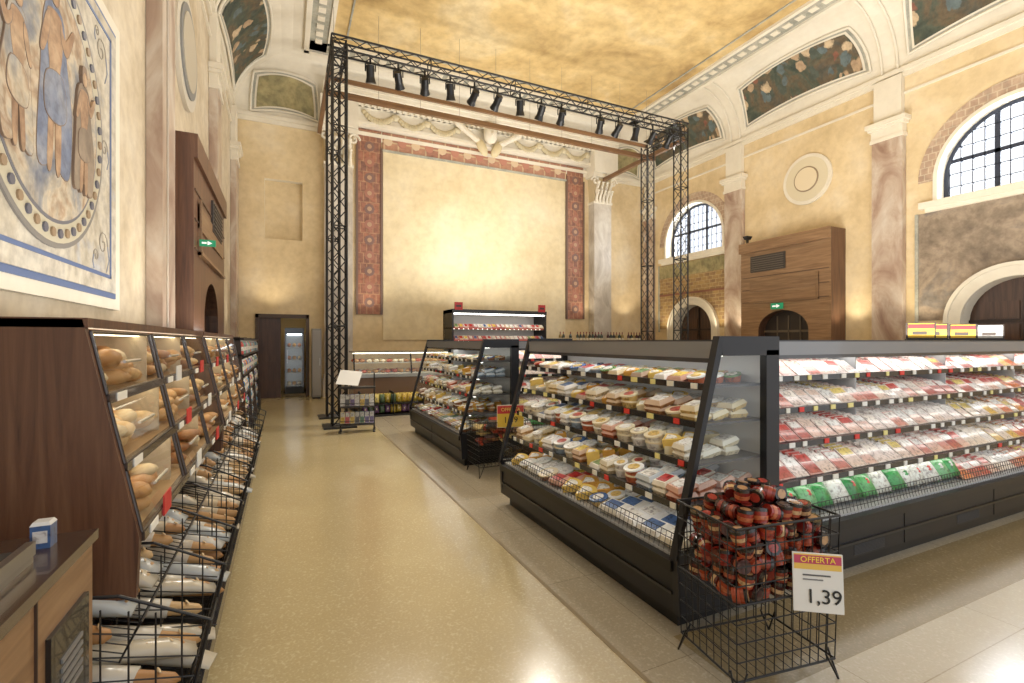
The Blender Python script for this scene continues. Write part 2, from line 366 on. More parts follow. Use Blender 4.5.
# ---------------------------------------------------------------- cove + ceiling
INS={'L':1.7,'R':1.3,'B':1.0}
nphi=10
def cove(phi):
    f=1-math.cos(phi); return f,ZC+(ZT-ZC)*math.sin(phi)
mb=MB(); prev=None
for j in range(nphi+1):
    f,z=cove(math.pi/2*j/nphi)
    cur=[(XL+INS['L']*f,YF,z),(XL+INS['L']*f,YB-INS['B']*f,z),(XR-INS['R']*f,YB-INS['B']*f,z),(XR-INS['R']*f,YF,z)]
    if prev:
        for i in range(3): mb.quad([prev[i],prev[i+1],cur[i+1],cur[i]],WHITE,'stucco_cream' )
    prev=cur
a,b2,c,d=prev
mb.quad([a,b2,c,d],WHITE,'ceiling_paint')
mb.make('ceiling',origin=False)
mb=MB()
x0=a[0];x1=c[0];yb=b2[1]
for off,w,h,mt in((0.0,0.12,0.09,'stucco_cream'),(0.12,0.42,0.03,'stucco_grey'),(0.54,0.1,0.07,'stucco_cream'),(0.95,0.04,0.03,'stucco_grey')):
    mb.box(x0+off,x0+off+w,YF,yb-off,ZT-h,ZT+0.02,WHITE,mt); mb.box(x1-off-w,x1-off,YF,yb-off,ZT-h,ZT+0.02,WHITE,mt)
    mb.box(x0+off,x1-off,yb-off-w,yb-off,ZT-h,ZT+0.02,WHITE,mt)
y=0.0
while y<yb-0.6:
    for xx in(x0+0.33,x1-0.33):
        mb.box(xx-0.08,xx+0.08,y,y+0.18,ZT-0.055,ZT,WHITE,'stucco_cream')
    y+=0.32
x=x0+0.6
while x<x1-0.6:
    mb.box(x,x+0.18,yb-0.41,yb-0.25,ZT-0.055,ZT,WHITE,'stucco_cream'); x+=0.32
mb.make('trim_ceiling_border')
def cpt(side,s_,phi,off):
    f,z=cove(phi); n=(math.cos(phi),math.sin(phi)*0.8)
    i=INS[side]*f+off*n[0]; z-=off*n[1]
    if side=='L': return (XL+i,s_,z)
    if side=='R': return (XR-i,s_,z)
    return (s_,YB-i,z)
def cpanel(side,s0,s1,mat,name,p0=0.22,p1=1.05):
    mb=MB(); n=20; sc=(s0+s1)/2; hw=(s1-s0)/2
    def grid(g0,g1,off,mt,shr):
        rows=[]
        for j in range(7):
            row=[]
            for i in range(n+1):
                u=-1+2*i/n; t=j/6
                bow=0.14*(1-u*u)-0.06
                hwj=(hw-shr)*(1-0.1*t*t-0.02)
                row.append(cpt(side,sc+u*hwj,g0+(g1-g0)*t+bow*(0.6 if t<0.5 else 0.8),off))
            rows.append(row)
        for j in range(6):
            for i in range(n): mb.quad([rows[j][i],rows[j][i+1],rows[j+1][i+1],rows[j+1][i]],WHITE,mt)
        return rows
    r=grid(p0,p1,0.05,'stucco_grey',0.0)
    grid(p0+0.045,p1-0.045,0.062,'stucco_cream',0.09)
    grid(p0+0.07,p1-0.07,0.075,mat,0.14)
    edge=r[0]+[q[-1] for q in r]+r[-1][::-1]+[q[0] for q in r][::-1]
    mb.path(edge,0.03,WHITE,'stucco_cream',6)
    mb.make(name)
for s0,s1 in((10.95,14.2),(6.75,10.25),(2.5,6.05)):
    cpanel('R',s0,s1,'fresco_dark','ceiling_fresco_panel')
cpanel('L',10.95,14.2,'fresco_dark','ceiling_fresco_panel'); cpanel('L',6.75,10.25,'fresco_dark','ceiling_fresco_panel')
cpanel('B',-0.85,0.9,'fresco_olive','ceiling_fresco_panel',0.1,0.8); cpanel('B',10.95,12.3,'fresco_olive','ceiling_fresco_panel',0.1,0.8)
mb=MB()
for side in('L','R'):
    for yc in(2.1,6.4,10.6):
        pts=[cpt(side,yc,math.pi/2*j/8,0.03) for j in range(9)]
        for dy in(-0.16,0.16):
            mb.path([(p[0],p[1]+dy,p[2]) for p in pts],0.03,WHITE,'stucco_cream',6)
for X,sg in((XL,1),(XR,-1)):
    for z,h,o in((ZC-0.05,0.1,0.1),(ZC-0.16,0.11,0.05),(ZC-0.55,0.05,0.04)):
        p,q=sorted((X+sg*0.002,X+sg*o)); mb.box(p,q,YF,YB-0.11,z,z+h,WHITE,'stucco_cream')
for z,h,o in((ZC-0.05,0.1,0.1),(ZC-0.16,0.11,0.05)):
    mb.box(XL,XR,YB-o,YB-0.002,z,z+h,WHITE,'stucco_cream')
mb.make('trim_cornice')
# ---------------------------------------------------------------- pilasters
def pilaster(name,cx,cy,w,d,face,z1,mat,ornate=False):
    mb=MB(); mb.M=T(cx,cy,0)@RZ(face)
    mb.box(-w/2-0.06,w/2+0.06,-d-0.05,-0.005,0,0.5,WHITE,'marble_grey'); mb.box(-w/2-0.03,w/2+0.03,-d-0.03,-0.005,0.5,0.62,WHITE,'marble_grey')
    mb.box(-w/2,w/2,-d,-0.005,0.62,z1,WHITE,mat)
    if not ornate:
        for i,(h,o) in enumerate(((0.08,0.03),(0.2,0.01),(0.06,0.06),(0.1,0.1))):
            z=z1+[0,0.08,0.28,0.34][i]; mb.box(-w/2-o,w/2+o,-d-o,-0.005,z,z+h,WHITE,'stucco_cream')
        mb.box(-w/2+0.03,w/2-0.03,-d+0.02,-0.005,z1+0.44,ZC-0.1,WHITE,'stucco_cream')
    else:
        H=1.05
        mb.box(-w/2-0.03,w/2+0.03,-d-0.03,0,z1,z1+0.07,WHITE,'stucco_cream')
        mb.frus(w*0.92,d*1.6,w*1.1,d*2.0,H-0.2,(200,182,146),'painted',T(0,0,z1+0.07))
        mb.box(-w/2-0.14,w/2+0.14,-d-0.16,0,z1+H-0.13,z1+H,WHITE,'stucco_cream')
        for row in range(2):
            n=5-row; zz=z1+0.1+row*0.3
            for i in range(n):
                x=-w/2+ (i+0.5)*w/n
                for t in range(4):
                    mb.ball(w/n*0.42*(1-0.12*t),0.05,0.09,WHITE,'stucco_cream',T(x,-d-0.03-0.012*t*t,zz+t*0.09),6,5)
                mb.ball(w/n*0.36,0.05,0.04,WHITE,'stucco_cream',T(x,-d-0.17,zz+0.33),6,5)
        for sgn in(-1,1):
            pts=[]
            for i in range(14):
                a=i*0.62; r=0.17*(1-i/16)
                pts.append((sgn*(w/2+0.02)+r*math.cos(a)*sgn,-d-0.1,z1+H-0.28+r*math.sin(a)))
            mb.path(pts,0.035,WHITE,'stucco_cream',6)
        mb.ball(0.09,0.06,0.09,WHITE,'stucco_cream',T(0,-d-0.16,z1+H-0.1))
    return mb.make(name)
for y in(2.1,6.4,10.6): pilaster('pilaster',XR,y,0.62,0.16,-90,6.15,'marble_rose')
for y in(6.2,10.6,14.4): pilaster('pilaster',XL,y,0.62,0.14,90,6.15,'marble_rose')
pilaster('pilaster',XR,14.45,0.5,0.16,-90,6.15,'marble_rose')
pilaster('corinthian_column',1.38,YB,0.74,0.36,0,6.5,'marble_grey',True)
pilaster('corinthian_column',10.38,YB,0.74,0.36,0,6.5,'marble_grey',True)
mb=MB()
mb.box(2.66,9.0,YB-0.04,YB-0.003,1.6,7.22,WHITE,'stage_wall_plaster')
mb.make('wall_stage_panel')
for xa,xb in((1.92,2.6),(9.06,9.74)):
    mb=MB()
    mb.box(xa,xb,YB-0.06,YB-0.003,2.35,7.8,WHITE,'mosaic_red')
    for i in range(11):
        xx=(xa+xb)/2
        mb.cyl(0.15,0.15,0.012,(156,104,86) if i%2 else (122,92,84),'painted',T(xx,YB-0.06,2.7+i*0.46)@RX(90),8,False)
        mb.cyl(0.07,0.07,0.012,(176,140,110),'painted',T(xx,YB-0.07,2.7+i*0.46)@RX(90),8,False)
    for x0_,x1_ in((xa-0.04,xa+0.02),(xb-0.02,xb+0.04)): mb.box(x0_,x1_,YB-0.09,YB-0.003,2.35,7.3,(110,86,74))
    mb.make('mosaic_border')
mb=MB()
mb.box(2.64,9.02,YB-0.06,YB-0.003,7.26,7.8,WHITE,'mosaic_pink'); mb.box(2.62,9.04,YB-0.09,YB-0.003,7.22,7.28,WHITE,'stucco_grey')
i=0
while 2.8+i*0.42<9: mb.cyl(0.14,0.14,0.015,(176,120,100) if i%2 else (206,180,148),'painted',T(2.8+i*0.42,YB-0.06,7.54)@RX(90),8,False); i+=1
mb.make('mosaic_border')
mb=MB()
for z,h,o in((7.82,0.1,0.2),(7.92,0.4,0.12),(8.32,0.08,0.25),(8.4,0.1,0.42),(8.5,0.1,0.55),(8.6,0.06,0.62)):
    mb.box(0.95,10.85,YB-0.12-o,YB-0.02,z,z+h,WHITE,'stucco_cream')
for cx in(1.38,10.38): mb.box(cx-0.5,cx+0.5,YB-0.58,YB-0.02,7.56,8.35,WHITE,'stucco_cream')
x=1.0
while x<10.8:
    mb.box(x,x+0.09,YB-0.48,YB-0.3,8.32,8.4,WHITE,'stucco_cream'); x+=0.18
for i in range(8):
    cx=2.5+i*0.97
    if abs(cx-5.9)<0.6: continue
    for k in range(13):
        t=-1+2*k/12; mb.ball(0.08,0.07,0.07+0.05*(1-t*t),(200,186,150),'painted',T(cx+t*0.42,YB-0.28,8.2-0.24*(1-t*t)),6,5)
    mb.ball(0.11,0.08,0.11,(210,198,166),'painted',T(cx+0.48,YB-0.28,8.18))
mb.ball(0.24,0.2,0.3,WHITE,'stucco_cream',T(5.9,YB-0.6,8.1)); mb.ball(0.28,0.2,0.16,WHITE,'stucco_cream',T(5.9,YB-0.58,8.35))
mb.ball(0.05,0.06,0.07,WHITE,'stucco_cream',T(5.9,YB-0.8,8.07))
for sgn in(-1,1):
    for k in range(7): mb.ball(0.3-0.02*k,0.08,0.09,WHITE,'stucco_cream',T(5.9+sgn*(0.42+0.11*k),YB-0.5,7.9+0.07*k)@RY(-sgn*(25+5*k)),8,5)
    mb.ball(0.16,0.1,0.3,(206,190,150),'painted',T(5.9+sgn*0.25,YB-0.5,7.7)@RY(sgn*30))
mb.make('trim_entablature')
# ---------------------------------------------------------------- roundels
mb=MB(); M=T(XR-0.003,8.35,5.86)@RY(-90)
mb.cyl(0.66,0.66,0.05,WHITE,'stucco_cream',M,40); mb.cyl(0.57,0.57,0.06,(216,204,174),'painted',M,40)
mb.cyl(0.33,0.33,0.08,(150,130,106),'painted',M,32); mb.cyl(0.3,0.3,0.09,(224,208,176),'painted',M,32)
mb.make('wall_roundel')
mb=MB(); M=T(XL+0.003,7.9,5.5)@RY(90)
mb.cyl(0.75,0.75,0.05,(206,198,182),'painted',M,40); mb.cyl(0.6,0.6,0.07,(130,130,128),'painted',M,40); mb.cyl(0.5,0.5,0.08,(190,180,160),'painted',M,40)
mb.make('wall_roundel')
# left mural
mb=MB(); xw=XL+0.002; xm=XL+0.02
mb.box(xw,xm+0.02,2.2,4.9,1.8,4.05,WHITE,'stucco_cream'); mb.box(xw,xm+0.03,2.3,4.76,1.88,3.94,(84,104,146))
mb.box(xw,xm+0.04,2.34,4.72,1.92,3.9,WHITE,'fresco_ground')
for q in((2.45,4.6,2.02,2.045),(4.575,4.6,2.02,3.82),(2.45,4.6,3.8,3.82)): mb.box(xw,xm+0.045,*q,(84,104,146))
M=T(xw,3.54,2.92)@RY(90)
mb.cyl(0.84,0.84,0.07,(124,120,116),'painted',M,64); mb.cyl(0.81,0.81,0.072,(192,184,160),'painted',M,64)
mb.cyl(0.70,0.70,0.075,(104,104,112),'painted',M,64); mb.cyl(0.68,0.68,0.078,WHITE,'fresco_figure',M,64)
for i in range(48):
    a=2*math.pi*i/48
    mb.cyl(0.028,0.028,0.082,(92,92,104) if i%2 else (146,122,94),'painted',M@T(0.755*math.cos(a),0.755*math.sin(a),0),8)
BZ=[0]
def blob(pts,col,mt='painted'):
    n=len(pts); 
    def sm(pts):
        P=[]
        for i in range(n):
            p0,p1,p2,p3=pts[i-1],pts[i],pts[(i+1)%n],pts[(i+2)%n]
            for k in range(5):
                t=k/5
                P.append(tuple(0.5*((2*p1[q])+(-p0[q]+p2[q])*t+(2*p0[q]-5*p1[q]+4*p2[q]-p3[q])*t*t+(-p0[q]+3*p1[q]-3*p2[q]+p3[q])*t**3) for q in(0,1)))
        return P
    P=sm(pts); cx=sum(p[0] for p in P)/len(P); cz=sum(p[1] for p in P)/len(P)
    BZ[0]+=0.0004
    mb.prism(P,xm+0.04,xw+0.08+BZ[0],'x',(120,98,80),'painted')
    BZ[0]+=0.0004
    Q=[]
    for p in P:
        d=math.hypot(p[0]-cx,p[1]-cz) or 1; k=max(0.0,1-0.006/d); Q.append((cx+(p[0]-cx)*k,cz+(p[1]-cz)*k))
    mb.prism(Q,xm+0.04,xw+0.08+BZ[0],'x',col,mt)
def figure(y,z,s,robe,flip=1):
    f=lambda L:[(y+flip*s*a,z+s*b) for a,b in L]
    col=WHITE
    blob(f([(-0.16,0.62),(0.14,0.66),(0.24,0.3),(0.34,-0.1),(0.28,-0.6),(0.05,-0.55),(0.0,-0.1),(-0.08,-0.55),(-0.3,-0.6),(-0.26,0.0)]),col,robe)
    blob(f([(-0.12,0.6),(0.12,0.62),(0.14,0.36),(0.08,0.1),(0.12,-0.2),(0.1,-0.6),(0.02,-0.6),(0.0,-0.15),(-0.06,-0.6),(-0.14,-0.6),(-0.12,-0.2),(-0.1,0.15),(-0.14,0.4)]),col,'fresco_skin')
    blob(f([(0.1,0.58),(0.2,0.5),(0.34,0.66),(0.38,0.62),(0.24,0.38),(0.12,0.44)]),col,'fresco_skin')
    blob(f([(-0.1,0.58),(-0.18,0.5),(-0.26,0.24),(-0.2,0.22),(-0.1,0.42)]),col,'fresco_skin')
    blob(f([(-0.16,0.1),(0.14,0.16),(0.22,-0.12),(0.06,-0.24),(-0.18,-0.2)]),col,robe)
    blob(f([(-0.05,0.68),(0.05,0.68),(0.075,0.78),(0.0,0.88),(-0.075,0.78)]),col,'fresco_skin')
    blob(f([(-0.08,0.78),(-0.06,0.9),(0.05,0.91),(0.08,0.8),(0.0,0.85)]),(124,98,76))
figure(3.55,2.95,0.72,'fresco_blue'); figure(3.12,2.82,0.52,'fresco_figure',-1); figure(3.95,2.82,0.52,'fresco_brown')
def scroll(y,z,s,fl):
    pts=[(xm+0.042,y+fl*s*(1-k/18)*math.cos(k*0.55),z+s*(1-k/18)*math.sin(k*0.55)) for k in range(16)]
    mb.path(pts,0.004,(150,142,128)); mb.path([pts[0],(xm+0.042,y+fl*s*1.3,z-s),(xm+0.042,y+fl*s*0.8,z-s*1.9)],0.004,(140,146,160))
for y,z,s,fl in((4.38,3.62,0.1,1),(4.42,2.25,0.1,1),(2.62,3.6,0.1,-1),(2.62,2.3,0.1,-1),(4.45,2.95,0.07,1),(4.3,3.72,0.04,-1),(4.28,2.15,0.05,-1)): scroll(y,z,s,fl)
mb.make('mural_painting')
# ---------------------------------------------------------------- wooden portals
def portal(name,x0,x1,y0,y1,H,sg,front='walnut_light'):
    xf=x0 if sg<0 else x1; mb=MB()
    yc=(y0+y1)/2; r=0.72; zs=1.85
    yy=[y0]+[yc-r*math.cos(math.pi*i/16) for i in range(17)]+[y1]
    for a,b2 in zip(yy[:-1],yy[1:]):
        mid=(a+b2)/2
        f=lambda y:(zs+0.75*math.sqrt(max(0,r*r-(y-yc)**2))) if abs(mid-yc)<r else 0
        mb.quad([(xf,a,f(a)),(xf,a,H),(xf,b2,H),(xf,b2,f(b2))],WHITE,front)
        xi=xf-sg*0.28
        if abs(mid-yc)<r: mb.quad([(xf,a,f(a)),(xf,b2,f(b2)),(xi,b2,f(b2)),(xi,a,f(a))],WHITE,'door_wood')
    xi=xf-sg*0.28
    for yq in(yc-r,yc+r): mb.quad([(xf,yq,0),(xf,yq,zs),(xi,yq,zs),(xi,yq,0)],WHITE,'door_wood')
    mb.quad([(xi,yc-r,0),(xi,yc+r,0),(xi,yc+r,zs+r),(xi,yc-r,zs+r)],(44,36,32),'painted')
    for k in(-0.33,0,0.33): mb.box(min(xi,xi+sg*0.03),max(xi,xi+sg*0.03),yc+k-0.015,yc+k+0.015,0,zs+0.4,(96,84,70))
    mb.box(min(xi,xi+sg*0.03),max(xi,xi+sg*0.03),yc-r,yc+r,1.8,1.86,(96,84,70))
    for yq in(y0,y1): mb.quad([(x0,yq,0),(x1,yq,0),(x1,yq,H),(x0,yq,H)],WHITE,'walnut_vertical')
    mb.quad([(x0,y0,H),(x1,y0,H),(x1,y1,H),(x0,y1,H)],WHITE,'walnut_horizontal')
    def fb(ya,yb2,za,zb,o,col,mt): 
        p,q=sorted((xf,xf+sg*o)); mb.box(p,q,ya,yb2,za,zb,col,mt)
    fb(y0,y1,H-0.28,H,0.1 if sg<0 else 0.04,WHITE,front)
    for z in (2.65,3.0,3.35): fb(y0+0.05,y1-0.05,z,z+0.02,0.012,(80,58,42),'painted')
    fb(y0+0.3,y1-0.3,2.62,2.66,0.05,WHITE,'walnut_horizontal'); fb(y0+0.3,y0+0.36,2.62,3.3,0.04,WHITE,'walnut_horizontal')
    fb(yc-0.1,yc+0.95,H-0.85,H-0.4,0.03,(54,48,44),'painted')
    for k in range(7): fb(yc-0.06,yc+0.91,H-0.82+k*0.06,H-0.80+k*0.06,0.05,(94,84,74),'painted')
    fb(y0+0.3,y1-0.3,2.95,3.25,0.02,WHITE,'walnut_horizontal')
    mb.make(name)
portal('wooden_entrance_portal',12.02,XR-0.01,7.38,9.95,4.35,-1)
portal('wooden_entrance_portal',XL+0.01,-0.97,6.75,9.9,4.0,1,'walnut_vertical')
def exit_sign(x,y,z,ang,s=1.0):
    mb=MB(); mb.M=T(x,y,z)@RZ(ang)@Matrix.Scale(s,4)
    mb.box(-0.17,0.17,-0.02,0.02,0,0.16,(20,120,80),'sign_glow'); mb.box(-0.12,-0.02,-0.025,-0.02,0.06,0.1,WHITE,'sign_glow')
    mb.add([(0.0,-0.025,0.03),(0.1,-0.025,0.08),(0.0,-0.025,0.13)],[(0,1,2)],WHITE,'sign_glow')
    mb.make('exit_sign')
exit_sign(11.93,8.75,2.42,-90); exit_sign(-0.86,7.0,2.72,0,0.5)
mb=MB(); mb.M=T(12.1,9.8,4.35); mb.box(-0.03,0.03,-0.02,0.02,0,0.15,BLK); mb.frus(0.14,0.1,0.22,0.16,0.1,BLK,'painted',T(0,0,0.13)); mb.make('flood_lamp')
# ---------------------------------------------------------------- truss portal
def truss_seg(mb,p0,p1,s=0.24,bay=0.3,r=0.019):
    p0=Vector(p0);p1=Vector(p1);d=(p1-p0);L=d.length;d.normalize()
    up=Vector((0,0,1)) if abs(d.z)<0.9 else Vector((1,0,0)); a=d.cross(up).normalized(); b2=d.cross(a).normalized()
    cor=[(a*i+b2*j)*s/2 for i,j in((-1,-1),(1,-1),(1,1),(-1,1))]
    for c in cor: mb.tube(p0+c,p1+c,r,(26,24,24),'black_powdercoat',6)
    n=int(round(L/bay))
    for k in range(n):
        q0=p0+d*(L*k/n);q1=p0+d*(L*(k+1)/n)
        for i in range(4):
            c0,c1=cor[i],cor[(i+1)%4]
            if k%2: c0,c1=c1,c0
            mb.tube(q0+c0,q1+c1,r*0.55,(26,24,24),'black_powdercoat',4)
            if k==0 or k==n-1 or k%6==0: mb.tube(q0+cor[i],q0+cor[(i+1)%4],r*0.7,(26,24,24),'black_powdercoat',4)
mb=MB(); TX0,TX1,TY0,TY1,TZ=0.9,9.12,9.35,10.6,6.95
for x in(TX0,TX1):
    for y in(TY0,TY1):
        truss_seg(mb,(x,y,0.03),(x,y,TZ)); mb.box(x-0.28,x+0.28,y-0.28,y+0.28,0,0.03,BLK,'black_powdercoat')
truss_seg(mb,(TX0-0.14,TY0,TZ),(TX1+0.14,TY0,TZ))
mb.box(TX0,TX1,TY1-0.03,TY1+0.03,TZ-0.03,TZ+0.05,WHITE,'beam_wood')
for x in(TX0,TX1): truss_seg(mb,(x,TY0,TZ),(x,TY1,TZ))
mb.make('lighting_truss')
mb=MB(); mb.box(0.8,10.3,11.6,11.7,7.1,7.22,WHITE,'beam_wood'); mb.box(10.2,10.3,10.4,YB-0.6,7.22,7.34,WHITE,'beam_wood'); mb.box(0.8,0.9,10.8,YB-0.6,7.22,7.34,WHITE,'beam_wood')
for k in range(10): mb.tube((1+k,11.67,7.15),(1+k,11.67,ZT),0.005,(150,136,118))
mb.make('stage_support_beam')
for i in range(15):
    x=1.45+i*0.52
    if i in(9,): continue
    mb=MB(); mb.M=T(x,TY0,TZ-0.14)@RZ(U(-30,30))
    mb.tube((0,0,0.1),(0,0,-0.06),0.02,BLK,'black_powdercoat',6)
    for sx in(-0.09,0.09): mb.tube((sx,0,-0.06),(sx,0,-0.2),0.012,BLK,'black_powdercoat')
    mb.tube((-0.09,0,-0.06),(0.09,0,-0.06),0.012,BLK,'black_powdercoat')
    A=T(0,0,-0.2)@RX(U(35,65) if i%3 else 20)
    mb.cyl(0.075,0.075,0.2,BLK,'black_powdercoat',A@T(0,0,-0.1),10); mb.cyl(0.1,0.075,0.1,BLK,'black_powdercoat',A@T(0,0,-0.2),10)
    mb.cyl(0.06,0.06,0.01,(120,116,108),'painted',A@T(0,0,-0.205),10)
    mb.make('stage_spotlight')
# ---------------------------------------------------------------- refrigerated cases
SH=[(0.40,0.03),(0.64,0.10),(0.87,0.16),(1.09,0.21),(1.30,0.26)]
def cooler(name,M,L,D,endL=True,endR=True):
    mb=MB(); mb.M=M
    mb.box(0.03,L-0.03,0.06,D,0,0.1,(12,12,13),'black_powdercoat')
    mb.box(0,L,0,D,0.1,0.36,(26,26,29),'black_powdercoat'); mb.box(-0.01,L+0.01,-0.03,0.03,0.33,0.385,(16,16,18),'black_powdercoat')
    mb.box(0,L,-0.015,0.0,0.2,0.215,(80,80,80),'metal')
    n=max(1,int(L/1.25))
    for k in range(1,n): mb.box(L*k/n-0.004,L*k/n+0.004,-0.004,0,0.1,0.33,(8,8,8))
    if L>4:
        for k in range(n):
            for q in range(8): mb.box(L*(k+0.55)/n,L*(k+0.55)/n+0.35,-0.003,0.0,0.115+q*0.009,0.119+q*0.009,(60,60,62))
    mb.box(0,L,D-0.06,D,0.36,1.5,(208,210,212),'painted')
    mb.box(0,L,0.02,D-0.06,0.36,0.40,(170,172,174),'painted')
    for z,y in SH[1:]:
        mb.box(0.02,L-0.02,y,D-0.06,z-0.014,z,(80,80,84),'painted'); mb.box(0.02,L-0.02,y-0.02,y,z-0.024,z+0.014,(36,36,40),'plastic_gloss')
        x=0.08
        while x<L-0.1:
            c=random.choice([(240,240,236),(240,240,236),(238,236,226),(238,228,150),(222,60,50)]); w=U(0.035,0.06)
            mb.box(x,x+w,y-0.026,y-0.02,z-0.02,z+0.012,c); x+=U(0.13,0.26)
        mb.box(0.04,L-0.04,y+0.03,y+0.05,z-0.022,z-0.014,(255,250,240),'lamp_glow')
    for k in range(1,n):
        x=L*k/n; mb.box(x-0.005,x+0.005,0.33,D-0.06,0.4,1.5,(170,172,176),'painted')
    mb.box(0,L,0.30,D,1.48,1.56,(60,61,66),'black_powdercoat'); mb.box(0,L,0.28,0.31,1.43,1.55,(130,132,136),'plastic_gloss'); mb.box(0,L,0.275,0.282,1.43,1.455,(60,60,64),'plastic_gloss')
    mb.box(0.03,L-0.03,0.33,0.40,1.465,1.48,(255,252,244),'lamp_glow')
    x=0.02
    while x<L:
        mb.tube((x,0.02,0.385),(x,0.045,0.50),0.0022,(40,40,42)); x+=0.04
    for z in(0.43,0.47,0.5): mb.tube((0.0,0.022+(z-0.385)*0.2,z),(L,0.022+(z-0.385)*0.2,z),0.003,(36,36,38))
    for on,x0,x1 in((endL,-0.045,0.0),(endR,L,L+0.045)):
        if not on: continue
        B=(28,29,34); bm='black_powdercoat'
        mb.prism([(0,0.1),(D,0.1),(D,0.42),(-0.02,0.42)],x0,x1,'x',B,bm)
        mb.prism([(-0.03,0.40),(-0.005,0.40),(0.312,1.5),(0.29,1.58)],x0,x1,'x',B,bm)
        mb.prism([(0.29,1.58),(0.315,1.47),(D,1.47),(D,1.58)],x0,x1,'x',B,bm)
        mb.prism([(D-0.11,0.42),(D,0.42),(D,1.5),(D-0.11,1.5)],x0,x1,'x',B,bm)
        xm=(x0+x1)/2
        mb.quad([(xm,0.01,0.42),(xm,D-0.11,0.42),(xm,D-0.11,1.47),(xm,0.312,1.47)],WHITE,'glass')
    return mb.make(name)
MW=T(1.88,4.22,0)@RZ(-90); LW=2.24; DW=0.78
cooler('refrigerated_display_case',MW,LW,DW)
MS=T(2.72,1.97,0); LS=8.0; DS=1.0
cooler('refrigerated_display_case',MS,LS,DS,False,True)
MN=T(10.72,4.25,0)@RZ(180)
cooler('refrigerated_display_case',MN,LS,DS,True,False)
M2W=T(1.97,8.3,0)@RZ(-90); L2W=2.6
cooler('refrigerated_display_case',M2W,L2W,DW)
M2S=T(2.82,5.7,0); L2S=6.2
cooler('refrigerated_display_case',M2S,L2S,DS,False,True)
mb=MB(); mb.box(2.72,10.7,2.98,3.24,0.1,1.5,(90,90,92),'metal'); mb.box(2.72,10.7,2.98,3.24,1.5,1.56,(90,90,94),'black_powdercoat'); mb.make('case_divider')
def tray(mb,M,w,d,h,c,cl):
    mb.frus(w*0.85,d*0.85,w,d,h*0.5,c,'printed_pack',M); mb.frus(w,d,w*0.82,d*0.8,h*0.5,tuple(int((q+240)/2) for q in c),'plastic_gloss',M@T(0,0,h*0.5))
    mb.box(-w*0.32,w*0.32,-d*0.32,d*0.32,h,h+0.003,cl,'printed_pack',M)
def tub(mb,M,r,h,c,cl):
    mb.cyl(r*0.82,r,h*0.8,c,'printed_pack',M,12); mb.cyl(r*1.05,r*1.03,h*0.2,cl,'plastic_gloss',M@T(0,0,h*0.8),12); mb.cyl(r*0.6,r*0.6,0.004,random.choice([(250,248,240),(236,200,110),(200,90,70),(250,248,240)]),'printed_pack',M@T(0,0,h),12)
def wedge(mb,M,r,h,c):
    P=[(0,0)]+[(r*math.cos(math.radians(a)),r*math.sin(math.radians(a))) for a in range(50,131,16)]
    mb.prism(P,0,h,'z',c,'plastic_gloss',M@T(0,-r*0.5,0)); mb.prism([(p[0]*0.6,p[1]*0.6+r*0.2) for p in P],h,h+0.003,'z',(250,248,240),'printed_pack',M@T(0,-r*0.5,0))
def pack(mb,M,w,h,t,c,cl):
    mb.box(-w/2,w/2,-t/2,t/2,0,h,tuple(int((q+240)/2) for q in c),'printed_pack',M)
    mb.box(-w*0.44,w*0.44,-t/2-0.001,-t/2,h*0.06,h*0.55,c,'printed_pack',M)
    mb.box(-w*0.42,w*0.42,-t/2-0.002,-t/2,h*0.6,h*0.94,cl,'printed_pack',M)
def bag(mb,M,w,h,t,c,cl):
    mb.loft([(-w/2,t*0.15,h*0.5,h/2),(-w*0.3,t*0.42,h*0.46,h/2),(0,t*0.5,h*0.45,h/2),(w*0.3,t*0.42,h*0.46,h/2),(w/2,t*0.15,h*0.5,h/2)],c,'printed_pack',M,8)
    mb.ball(w*0.28,t*0.44,h*0.2,cl,'printed_pack',M@T(0,-t*0.1,h*0.5),8,5)
WARM=[(240,232,212),(232,212,166),(226,194,120),(242,240,230),(210,164,104),(240,238,234),(232,220,190),(186,130,80),(244,242,238),(204,110,72),(160,180,200),(150,100,66)]
LBL=[(246,246,242),(230,200,80),(196,50,44),(240,236,220),(80,110,160),(244,244,240),(110,146,86),(240,238,230)]
PINK=[(216,146,132),(230,192,178),(204,118,106),(240,226,220),(234,212,198),(190,92,82),(242,236,230)]
def fill_W(M,L,D,name):
    mb=MB(); mb.M=M
    for si,(z,y) in enumerate(SH):
        x=0.06
        while x<L-0.13:
            kind=R(); w=U(0.10,0.15) if si else U(0.14,0.19); c=random.choice(WARM); cl=random.choice(LBL)
            for rr in range(4):
                yy=y+0.08+rr*0.15
                if yy>D-0.14: break
                st=random.choice([1,2,2]) if si<4 and si>0 else 1
                for k in range(st):
                    h=0.05
                    MM=T(x+w/2,yy,z+k*h+0.002+(0.02 if si==0 else 0))@RX(14 if k==st-1 else 0)@RZ(U(-8,8))
                    if kind<0.42: tray(mb,MM,w,0.135,h,c,cl)
                    elif kind<0.82: tub(mb,MM,w*0.46,h,c,random.choice([cl,(240,238,232),(238,224,190)]))
                    else: wedge(mb,MM,w*0.9,h,random.choice([(236,200,104),(240,224,180),(226,168,76)]))
            x+=w+0.01
    mb.make(name)
fill_W(MW,LW,DW,'packaged_cheese_and_desserts'); fill_W(M2W,L2W,DW,'packaged_cheese_and_desserts')
